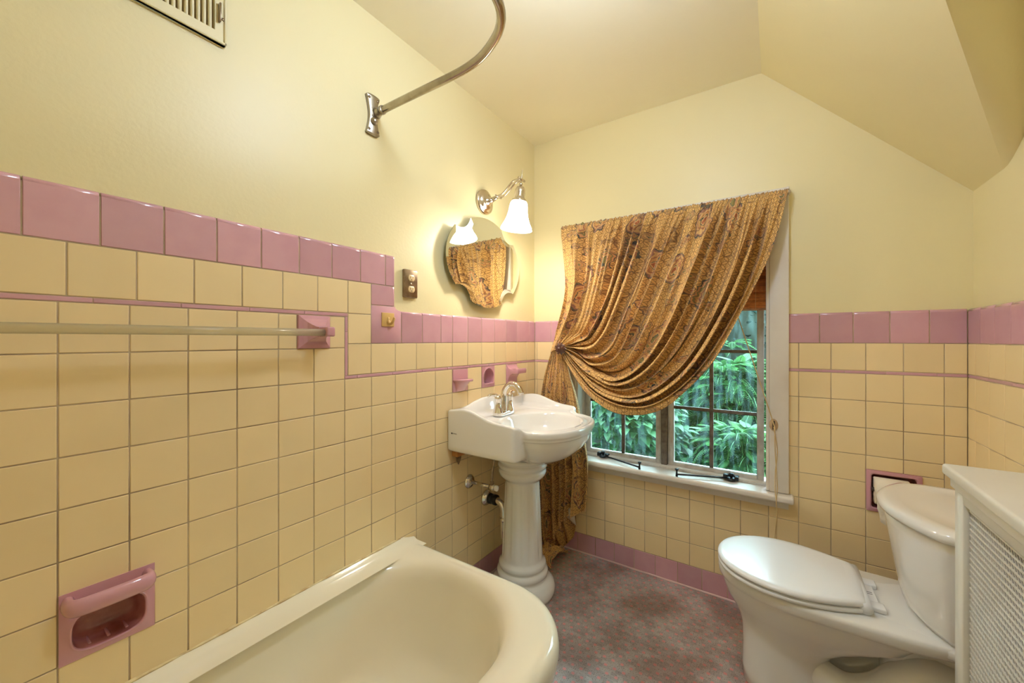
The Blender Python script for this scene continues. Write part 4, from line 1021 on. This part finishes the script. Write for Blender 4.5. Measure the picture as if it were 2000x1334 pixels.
c = B(); c.box(-.008, .0035, SHELF[0] + .002, SHELF[1] - .002, SHELF[2] + .002, SHELF[3] - .002, .002, 2); c.build('plate', M['pinkcer'], parent=sf)
c = B(); prof = [(.002, 1.086), (.006, 1.078), (.014, 1.068), (.028, 1.063), (.050, 1.064), (.066, 1.067), (.0705, 1.064), (.0715, 1.050), (.069, 1.040), (.060, 1.0385), (.036, 1.038), (.020, 1.030), (.009, 1.012), (.002, .990)]
Rr = []
for t, k in ((-.047, .90), (-.0455, .98), (-.043, 1), (-.02, 1), (.02, 1), (.043, 1), (.0455, .98), (.047, .90)): Rr.append([(.002 + (x - .002) * k, -.2585 + t, 1.045 + (z - 1.045) * (.5 + .5 * k)) for x, z in prof])
c.loft(Rr, True, True, True); c.build('shelf', M['pinkcer'], parent=sf, smooth_angle=60)
# vent grille
vt = thing('wall_vent', 'cream metal vent grille high on the left wall', 'vent', (0, -1.80, 2.18))
c = B(); y0, y1, z0, z1 = -1.962, -1.648, 2.022, 2.34; fy0, fy1, fz0, fz1 = -1.935, -1.674, 2.052, 2.312
for a in ((y0, fy0, z0, z1), (fy1, y1, z0, z1), (fy0, fy1, z0, fz0), (fy0, fy1, fz1, z1)): c.box(-.009, .004, *a, 0)
c.box(-.009, .0085, y0, y0 + .006, z0, z1, .002, 1); c.box(-.009, .0085, y1 - .006, y1, z0, z1, .002, 1); c.box(-.009, .0085, y0, y1, z0, z0 + .006, .002, 1); c.box(-.009, .0085, y0, y1, z1 - .006, z1, .002, 1)
c.build('frame', M['vent'], parent=vt)
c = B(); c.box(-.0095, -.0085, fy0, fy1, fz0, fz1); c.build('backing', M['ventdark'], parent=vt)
y = fy1 - .006
while y > fy0:
    c = B(); c.box(-.0085, .004, y - .0075, y, fz0 - .002, fz1 + .002, .003, 2); c.build('louver', M['vent'], parent=vt); y -= .0126
c = B(); c.box(.004, .016, -1.667, -1.663, 2.075, 2.125, .001, 1); c.lathe([(.0045, 0), (.003, .002)], (.004, -1.656, 2.090), (1, 0, 0), 10); c.build('lever', M['steel'], parent=vt)
# shower rod
sr = thing('shower_rod', 'curved chrome shower rod on a wall flange over the tub', 'shower rod', (0, -1.165, 2.075))
c = B(); c.tube(crom([(.012, -1.165, 2.075), (.20, -1.163, 2.075), (.38, -1.160, 2.075), (.45, -1.164, 2.075), (.51, -1.176, 2.075), (.567, -1.200, 2.075), (.612, -1.228, 2.075), (.645, -1.264, 2.075), (.665, -1.310, 2.075), (.672, -1.37, 2.075), (.673, -1.46, 2.075), (.673, -1.9, 2.075), (.673, -2.6, 2.075)], 90), .0128, 18); c.build('rod', M['rod'], parent=sr)
c = B(); hwf = lambda s_: .0155 + .0135 * abs(s_) ** 1.7
zs = np.linspace(-1, 1, 15); cz = 2.060; cyf = -1.180
ol = [(cyf + hwf(s_) , cz + .071 * s_) for s_ in zs] + [(cyf + .012, cz + .0745), (cyf - .012, cz + .0745)] + [(cyf - hwf(s_), cz + .071 * s_) for s_ in zs[::-1]] + [(cyf - .012, cz - .0745), (cyf + .012, cz - .0745)]
for _ in range(3):
    q_ = np.array(ol); ol = [tuple(p_) for a_, b_ in zip(q_, np.roll(q_, -1, 0)) for p_ in (.75 * a_ + .25 * b_, .25 * a_ + .75 * b_)]
c.prism(ol, FM, -.009, .005, .003, 0, True); c.build('flange', M['silver'], parent=sr)
c = B(); c.lathe([(.021, .002), (.0165, .010), (.0145, .022), (.0145, .030), (.0158, .031), (.0158, .040), (.0135, .042)], (0, -1.165, 2.075), (1, 0, 0), 22)
c.lathe([(.012, 0), (.014, .006), (.011, .014), (.003, .018)], (.003, -1.18, 2.034), (1, 0, .3), 16); c.build('socket', M['silver'], parent=sr)
for sy, sz in ((-1, 1), (1, 1), (-1, -1), (1, -1)):
    c = B(); c.lathe([(.0055, 0), (.0045, .0022)], (.0048, cyf + sy * .019, cz + sz * .058), (1, 0, 0), 14); c.box(.0068, .0074, cyf + sy * .019 - .004, cyf + sy * .019 + .004, cz + sz * .058 - .0006, cz + sz * .058 + .0006, mi=1); c.build('screw', [M['steel'], M['slot']], parent=sr)

# ------------------------------------------------------------------ toilet
TY = -.390
to = thing('toilet', 'white two-piece toilet with closed lid against the right wall', 'toilet', (1.40, TY, 0))
NT = 96; tt = np.linspace(0, 2 * PI, NT, endpoint=False)
def egg(xf, xb, hw, z, p_=2.0, pb=2.6, cut=None):
    """plan outline: front tip at xf (toward -x), back at xb, half width hw"""
    xm = min(xf + (xb - xf) * (.54 if xb < 1.5 else .5), 1.32); out = []
    for t in tt:
        cx_, sy_ = math.cos(t), math.sin(t)
        if cx_ < 0: x = xm - (xm - xf) * abs(cx_) ** (2 / p_); y = hw * np.sign(sy_) * abs(sy_) ** (2 / p_)
        else: x = xm + (xb - xm) * abs(cx_) ** (2 / pb); y = hw * np.sign(sy_) * abs(sy_) ** (2 / pb)
        out.append((x, TY + y, z))
    return out
c = B()
R = [egg(1.146, 1.40, .112, 0, 2.6, 3.0), egg(1.137, 1.405, .118, .004, 2.6, 3.0), egg(1.136, 1.40, .117, .05, 2.6, 3.0), egg(1.139, 1.385, .111, .12, 2.5, 2.8), egg(1.138, 1.385, .109, .165, 2.4, 2.6),
     egg(1.133, 1.42, .113, .20, 2.3, 2.5), egg(1.122, 1.47, .126, .232, 2.2, 2.6), egg(1.103, 1.53, .145, .265, 2.1, 2.8), egg(1.085, 1.58, .161, .295, 2.1, 3.2), egg(1.073, 1.61, .170, .33, 2.1, 3.4), egg(1.068, 1.63, .1735, .345, 2.1, 3.6), egg(1.066, 1.66, .1755, .3505, 2.1, 3.9), egg(1.0605, 1.72, .1815, .3545, 2.0, 4.4), egg(1.058, 1.73, .184, .362, 2.0, 4.5), egg(1.057, 1.735, .185, .378, 2.0, 4.6), egg(1.060, 1.735, .183, .3885, 2.0, 4.6), egg(1.075, 1.73, .174, .392, 2, 4.6)]
c.loft(R, True, True, True)
bw = c.build('bowl', M['white_cer'], parent=to)
c = B()
for s_ in (-1, 1):
    pts = crom([(1.30, TY + s_ * .035, .16), (1.37, TY + s_ * .058, .115), (1.44, TY + s_ * .070, .10), (1.51, TY + s_ * .074, .135), (1.57, TY + s_ * .074, .20), (1.63, TY + s_ * .07, .235), (1.68, TY + s_ * .06, .20), (1.70, TY + s_ * .055, .11), (1.70, TY + s_ * .055, .02)], 40)
    c.tube(pts, [.045 + .012 * min(1, i / 10) for i in range(40)], 20)
c.box(1.25, 1.76, TY - .105, TY + .105, 0, .045, .02, 4); c.box(1.52, 1.72, TY - .07, TY + .07, .03, .36, .04, 4)
c.build('trapway', M['white_cer'], parent=to)
# rear deck that carries the tank
c = B(); R = []
for x, hw, z1, z0 in ((1.30, .120, .388, .375), (1.40, .140, .3905, .370), (1.48, .150, .392, .362), (1.55, .156, .3925, .362), (1.61, .168, .3935, .359), (1.66, .186, .394, .357), (1.73, .204, .394, .352), (1.795, .208, .394, .350)):
    q = []
    for t in np.linspace(0, 2 * PI, 48, endpoint=False):
        q.append((x, TY + hw * np.sign(math.cos(t)) * abs(math.cos(t)) ** .28, (z0 + z1) / 2 + (z1 - z0) / 2 * np.sign(math.sin(t)) * abs(math.sin(t)) ** .45))
    R.append(q)
c.loft(R, True, True, True); c.build('deck', M['white_cer'], parent=to)
def lidring(inset_, z, xb=1.470):
    out = []; xf = 1.057 + inset_; hw = .190 - inset_; xm = 1.275
    for t in np.linspace(0, PI, 60):          # front half from +y round the tip to -y
        out.append((xm - (xm - xf) * math.sin(t) ** .95, TY + hw * np.sign(math.cos(t)) * abs(math.cos(t)) ** .92, z))
    for t in np.linspace(0, 1, 14)[1:]: out.append((xm + (xb - inset_ - xm) * t, TY - hw + (hw - .122) * t ** 1.75, z))
    for t in np.linspace(0, 1, 8)[1:-1]: out.append((xb - inset_ + .004 * math.sin(PI * t), TY - .122 + .244 * t, z))
    for t in np.linspace(1, 0, 14)[:-1]: out.append((xm + (xb - inset_ - xm) * t, TY + hw - (hw - .122) * t ** 1.75, z))
    return out
c = B(); c.loft([lidring(.010, .393), lidring(.009, .3955), lidring(.002, .3965), lidring(.0, .399), lidring(.0, .407), lidring(.004, .4095), lidring(.012, .4105)], True, True, True); c.build('seat', M['lid'], parent=to)
c = B(); c.loft([lidring(.012, .410), lidring(.011, .4145), lidring(.002, .4155), lidring(-.001, .4185), lidring(-.001, .424), lidring(.004, .4295), lidring(.015, .4325), lidring(.035, .4338)], True, True, True); ld_ = c.build('seat_lid', M['lid'], parent=to)
c = B(); c.tube([(1.468, TY - .128, .412), (1.468, TY, .412), (1.468, TY + .128, .412)], .0165, 16); c.build('hinge_rail', M['lid'], parent=to)
for s_ in (-1, 1):
    c = B(); c.box(1.462, 1.520, TY + s_ * .072 - .020, TY + s_ * .072 + .020, .392, .407, .004, 3); c.build('hinge', M['lid'], parent=to)
c = B(); c.box(1.470, 1.508, TY - .052, TY + .052, .392, .4035, .003, 2); hb = c.build('hinge_cover', M['lid'], parent=to)
c = B(); gz = .4036
for a in ((1.484, 1.4865, TY - .014, TY + .010), (1.484, 1.500, TY - .007, TY - .0045), (1.484, 1.500, TY + .003, TY + .0055), (1.477, 1.486, TY + .010, TY + .0125)): c.box(*a, gz - .001, gz + .0003)
c.build('emblem', M['ink'], parent=hb)
# tank: bow-fronted
def dring(xf, xs, hw, z, xb=1.806, rc=.03):
    out = []
    for t in np.linspace(-1, 1, 41):
        h = hw * t; e_ = abs(t); x = xf + (xs - xf) * e_ ** 2.1
        if e_ > .93: x += rc * ((e_ - .93) / .07) ** 2
        out.append((x, TY + h, z))
    for t in np.linspace(0, 1, 10)[1:]: out.append((xs + rc + (xb - xs - rc) * t, TY + hw, z))
    for t in np.linspace(1, -1, 20)[1:-1]: out.append((xb, TY + hw * t, z))
    for t in np.linspace(1, 0, 10)[:-1]: out.append((xs + rc + (xb - xs - rc) * t, TY - hw, z))
    return out
c = B(); c.loft([dring(1.62, 1.665, .150, .394), dring(1.585, 1.645, .178, .400), dring(1.573, 1.638, .188, .42), dring(1.562, 1.634, .197, .47), dring(1.548, 1.628, .208, .56), dring(1.534, 1.622, .219, .655), dring(1.530, 1.620, .222, .692)], True, True, True); c.build('tank', M['white_cer'], parent=to)
c = B(); c.loft([dring(1.530, 1.620, .224, .690), dring(1.518, 1.612, .234, .693), dring(1.514, 1.610, .237, .702), dring(1.515, 1.611, .236, .712), dring(1.521, 1.616, .231, .719), dring(1.535, 1.628, .222, .7225), dring(1.565, 1.65, .20, .7225), dring(1.572, 1.655, .196, .7205), dring(1.62, 1.69, .14, .7205)], True, True, True); c.build('tank_lid', M['white_cer'], parent=to)
c = B(); c.lathe([(.014, 0), (.014, .006), (.006, .008)], (1.622, TY + .15, .655), (-1, .0, 0), 16); c.tube([(1.612, TY + .15, .655), (1.606, TY + .10, .650), (1.60, TY + .08, .647)], .005, 8); c.build('flush_lever', M['chrome'], parent=to)

# ------------------------------------------------------------------ toilet paper
th_ = thing('toilet_paper_holder', 'pink ceramic recessed holder in the tiles above the toilet', 'toilet paper holder', (1.62, 0, .63))
x0, x1, z0, z1 = TP; w = .014
c = B()
ho = [(x0 + w, z0 + w), (x1 - w, z0 + w), (x1 - w, z1 - w), (x0 + w, z1 - w)]
def rr(o_, r):
    out = []; (ax_, az_), (bx_, bz_) = o_[0], o_[2]
    for cx_, cz_, a0 in ((ax_ + r, az_ + r, PI), (bx_ - r, az_ + r, 1.5 * PI), (bx_ - r, bz_ - r, 0), (ax_ + r, bz_ - r, .5 * PI)):
        for t in np.linspace(0, PI / 2, 8): out.append((cx_ + r * math.cos(a0 + t), cz_ + r * math.sin(a0 + t)))
    return out
o1 = rr([(x0 - .0012, z0 - .0012), 0, (x1 + .0012, z1 + .0012)], .003); o2 = rr([ho[0], 0, ho[2]], .010); o3 = rr([(x0 + w - .004, z0 + w - .004), 0, (x1 - w + .004, z1 - w + .004)], .012)
P_ = lambda q, d: (q[0], -d, q[1])
c.loft([[P_(q, -.009) for q in o1], [P_(q, .005) for q in o1], [P_(q, .0075) for q in o3], [P_(q, .004) for q in o2]], True); c.build('frame', M['pinkcer'], parent=th_, smooth_angle=40)
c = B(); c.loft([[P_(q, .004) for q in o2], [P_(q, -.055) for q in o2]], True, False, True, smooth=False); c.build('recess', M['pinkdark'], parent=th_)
c = B(); c.tube([(x0 + w, -.012, .636), (x1 - w, -.012, .636)], .008, 12); c.build('spindle', M['slot'], parent=th_)
tr = thing('toilet_paper_roll', 'white toilet paper roll in the pink wall holder', 'toilet paper', (1.615, -.01, .632))
c = B(); c.lathe([(.018, 0), (.050, .0), (.052, .002), (.052, .098), (.050, .100), (.018, .100)], (1.564, -.012, .633), (1, 0, 0), 40); c.build('roll', M['paper'], parent=tr)
c = B(); R = []
for k, (y, z) in enumerate([(-.0645, .640), (-.0655, .61), (-.066, .58), (-.065, .56), (-.066, .545), (-.066, .53)]):
    x_r = 1.662 - (.0 if k < 4 else .02 * (k - 3)) ; R.append([(1.564 + (.002 * k if k > 2 else 0) + (x_r - 1.564) * t, y - .002 * math.sin(9 * t + k), z - (.012 * math.sin(PI * t * 1.3) if k == 5 else 0)) for t in np.linspace(0, 1, 12)])
c.loft(R, False); ls = c.build('loose_sheet', M['paper'], parent=tr); s_ = ls.modifiers.new('s', 'SOLIDIFY'); s_.thickness = .0006

# ------------------------------------------------------------------ radiator cover
rc_ = thing('radiator_cover', 'white radiator cover with woven metal grille beside the toilet', 'radiator cover', (1.70, -1.15, 0))
ye, yn = -.748, -1.62; xf = 1.590
c = B(); c.box(1.572, 1.812, -1.65, -.731, .905, .931, .007, 4); c.build('top_board', M['cover'], parent=rc_)
c = B()
c.box(xf, xf + .018, ye - .046, ye, 0, .905, .002, 1); c.box(xf, xf + .018, yn, yn + .05, 0, .905, .002, 1)
c.box(xf, xf + .018, yn + .05, ye - .046, .855, .905, .002, 1); c.box(xf, xf + .018, yn + .05, ye - .046, 0, .10, .002, 1)
c.box(xf - .008, xf, yn, ye, .882, .905, .003, 2)
c.build('face_frame', M['cover'], parent=rc_)
c = B(); c.box(xf + .018, 1.812, ye - .018, ye, 0, .905, .002, 1); c.build('side_panel', M['cover'], parent=rc_)
c = B(); c.box(xf + .018, 1.812, yn, yn + .018, 0, .905, .002, 1); c.build('side_panel', M['cover'], parent=rc_)
c = B(); xg = xf + .012; pz = .0132; zz = .104; row_ = 0
while zz < .86:
    c.box(xg - .0015, xg + .0010, yn + .048, ye - .044, zz - .0018, zz + .0018); 
    y = yn + .052 + (row_ % 2) * .0035
    while y < ye - .048:
        c.add([(xg - .0008, y, zz + .0015), (xg - .0008, y + .0024, zz + .0015), (xg - .0008, y + .0024 + .0066, zz + pz - .0015), (xg - .0008, y + .0066, zz + pz - .0015),
               (xg + .0008, y, zz + .0015), (xg + .0008, y + .0024, zz + .0015), (xg + .0008, y + .0024 + .0066, zz + pz - .0015), (xg + .0008, y + .0066, zz + pz - .0015)],
              [[3, 2, 1, 0], [4, 5, 6, 7], [0, 1, 5, 4], [2, 3, 7, 6], [1, 2, 6, 5], [3, 0, 4, 7]]); y += .0104
    zz += pz; row_ += 1
c.build('grille', M['cover'], parent=rc_)
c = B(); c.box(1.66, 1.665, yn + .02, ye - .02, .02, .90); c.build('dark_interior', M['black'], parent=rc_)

# ------------------------------------------------------------------ outdoors
g = B(); g.add([(-9, .2, .05), (6, .2, .05), (6, 3, .35), (-9, 3, .35), (6, 12, 1.2), (-9, 12, 1.2)], [[0, 1, 2, 3], [3, 2, 4, 5]])
struct(g.build('ground', M['soil']), 'dark garden soil outside the window')
def frame_at(p, dir_, up):
    d = Vector(dir_).normalized(); s_ = d.cross(Vector(up)); s_ = s_.normalized() if s_.length > 1e-4 else Vector((1, 0, 0)); n_ = s_.cross(d); return d, s_, n_
def broad_leaf(bq, p, dir_, L_, W_, droop):
    d, s_, n_ = frame_at(p, dir_, (0, 0, 1)); p = Vector(p); V = []; K = 6
    for i in range(K + 1):
        t = i / K; w = W_ * (math.sin(PI * t ** .75) ** .9 if t < 1 else 0) * .5
        ctr = p + d * (L_ * t) + n_ * (-droop * L_ * t * t)
        V += [ctr - s_ * w + n_ * w * .35, ctr, ctr + s_ * w + n_ * w * .35]
    bq.add(V, [[3 * i + j, 3 * i + j + 1, 3 * i + j + 4, 3 * i + j + 3] for i in range(K) for j in range(2)], 0, True, random.random())
def frond(bq, p, dir_, L_, droop, n_l=16, lw=.011):
    d, s_, n_ = frame_at(p, dir_, (0, 0, 1)); p = Vector(p); rn = random.random()
    for i in range(n_l):
        t = (i + 1) / n_l; ctr = p + d * (L_ * t) + n_ * (-droop * L_ * t * t); ll = L_ * .26 * math.sin(PI * (.15 + .83 * t)) + .01
        for sd__ in (-1, 1):
            e_ = ctr + (s_ * sd__ + d * .45 - n_ * .25).normalized() * ll; m_ = (ctr + e_) / 2 + d * lw
            m2 = (ctr + e_) / 2 - d * lw * .6
            bq.add([ctr, m2, e_, m_], [[0, 1, 2, 3]], 0, False, min(1, max(0, rn + random.uniform(-.2, .2))))
    tp_ = [p + d * (L_ * t) + n_ * (-droop * L_ * t * t) for t in np.linspace(0, 1, 6)]
    bq.tube(tp_, .003, 4)
def plant(name, label, cat, pos, rx, ry, z0, z1, n_, kind, m, size, group=None):
    bq = B(); st_ = Vector(pos)
    for k in range(n_):
        a = random.uniform(0, 2 * PI); r = math.sqrt(random.random()); z = z0 + (z1 - z0) * random.random() ** .8
        f_ = math.sqrt(max(.05, 1 - ((z - z0) / (z1 - z0)) ** 2 * .8))
        p = (pos[0] + rx * r * f_ * math.cos(a), pos[1] + ry * r * f_ * math.sin(a), z)
        if p[1] < .26: continue
        dr_ = (math.cos(a) * .8 + random.uniform(-.5, .5), math.sin(a) * .5 - .55 + random.uniform(-.4, .4), random.uniform(-.15, .55)); s_ = size * random.uniform(.65, 1.25)
        if kind == 'broad': broad_leaf(bq, p, dr_, s_, s_ * random.uniform(.55, .75), random.uniform(.2, .6))
        elif kind == 'frond': frond(bq, p, dr_, s_, random.uniform(.3, .8))
        else: broad_leaf(bq, p, dr_, s_, s_ * .5, .3)
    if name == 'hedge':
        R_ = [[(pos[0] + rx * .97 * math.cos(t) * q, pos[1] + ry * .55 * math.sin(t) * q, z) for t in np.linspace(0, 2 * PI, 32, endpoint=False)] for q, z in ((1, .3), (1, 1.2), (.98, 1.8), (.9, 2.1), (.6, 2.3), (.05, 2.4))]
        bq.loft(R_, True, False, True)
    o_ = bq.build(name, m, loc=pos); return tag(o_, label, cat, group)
plant('broad_leaf_shrub', 'broad-leaved green shrub outside the left sash, nearest the window', 'shrub', (.24, .80, .25), .55, .42, .25, .92, 1500, 'broad', M['leafA'], .085)
plant('broad_leaf_shrub', 'paler broad-leaved shrub behind the nearest shrub, outside the left sash', 'shrub', (-.25, 1.95, .35), .75, .50, .35, 1.22, 2200, 'broad', M['leafA'], .10)
plant('fern_shrub', 'feathery light green shrub outside the right sash', 'shrub', (.92, 1.75, .3), .42, .40, .20, 1.02, 1000, 'frond', M['leafB'], .19)
plant('fern_shrub', 'feathery shrub low outside the right sash, close to the glass', 'shrub', (1.06, .74, .1), .27, .30, .06, .66, 560, 'frond', M['leafB'], .13)
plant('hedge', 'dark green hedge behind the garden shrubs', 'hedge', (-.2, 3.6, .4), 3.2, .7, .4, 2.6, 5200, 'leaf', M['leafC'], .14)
# a branch hanging in from the upper right of the view
plant('tree_branch', 'pale feathery branch in front of the dark hedge', 'branch', (.86, 2.55, 1.05), .14, .12, 1.05, 1.22, 24, 'frond', M['leafB'], .20)

# ------------------------------------------------------------------ light
cl = thing('ceiling_lamp', 'round white glass lamp on a short stem under the ceiling', 'lamp', (.88, -1.25, H))
c = B(); c.lathe([(.065, 0), (.065, -.010), (.050, -.022), (.014, -.030), (.012, -.070), (.035, -.078), (.035, -.090)], (.88, -1.25, H), n=32); c.build('canopy', M['white_wood'], parent=cl)
c = B(); c.lathe([(.034, -.086), (.060, -.094), (.085, -.115), (.097, -.150), (.093, -.185), (.072, -.220), (.04, -.240), (.002, -.246)], (.88, -1.25, H), n=40, cap0=False); c.build('lamp_globe', M['globe'], parent=cl)
M['globe'].node_tree.nodes['Principled BSDF'].inputs['Emission Strength'].default_value = 48

w = bpy.data.worlds.new('sky'); scene.world = w; w.use_nodes = True
bg = w.node_tree.nodes['Background']
tcw = w.node_tree.nodes.new('ShaderNodeTexCoord'); sx = w.node_tree.nodes.new('ShaderNodeSeparateXYZ'); w.node_tree.links.new(tcw.outputs['Generated'], sx.inputs[0])
rw = w.node_tree.nodes.new('ShaderNodeValToRGB'); rw.color_ramp.elements[0].position = .0; rw.color_ramp.elements[0].color = (.30, .42, .46, 1); rw.color_ramp.elements[1].position = .6; rw.color_ramp.elements[1].color = (.66, .84, 1.0, 1)
w.node_tree.links.new(sx.outputs[2], rw.inputs[0]); w.node_tree.links.new(rw.outputs[0], bg.inputs[0]); bg.inputs[1].default_value = 21.0

# ------------------------------------------------------------------ camera
cam = bpy.data.cameras.new('camera'); co = bpy.data.objects.new('camera', cam); COL.objects.link(co)
co.location = (1.2377, -2.0952, 1.229); co.rotation_euler = (PI / 2, 0, .5919)
cam.sensor_width = 36; cam.lens = 763.282 / 2000 * 36; cam.shift_y = -4.3 / 2000; cam.clip_start = .02
scene.camera = co
scene.view_settings.view_transform = 'Standard'; scene.view_settings.look = 'None'; scene.view_settings.gamma = 1; scene.view_settings.use_curve_mapping = False
scene.view_settings.exposure = 0.60
cy = scene.cycles; cy.max_bounces = 12; cy.diffuse_bounces = 6; cy.glossy_bounces = 5; cy.transparent_max_bounces = 12; cy.sample_clamp_indirect = 6; cy.use_denoising = True
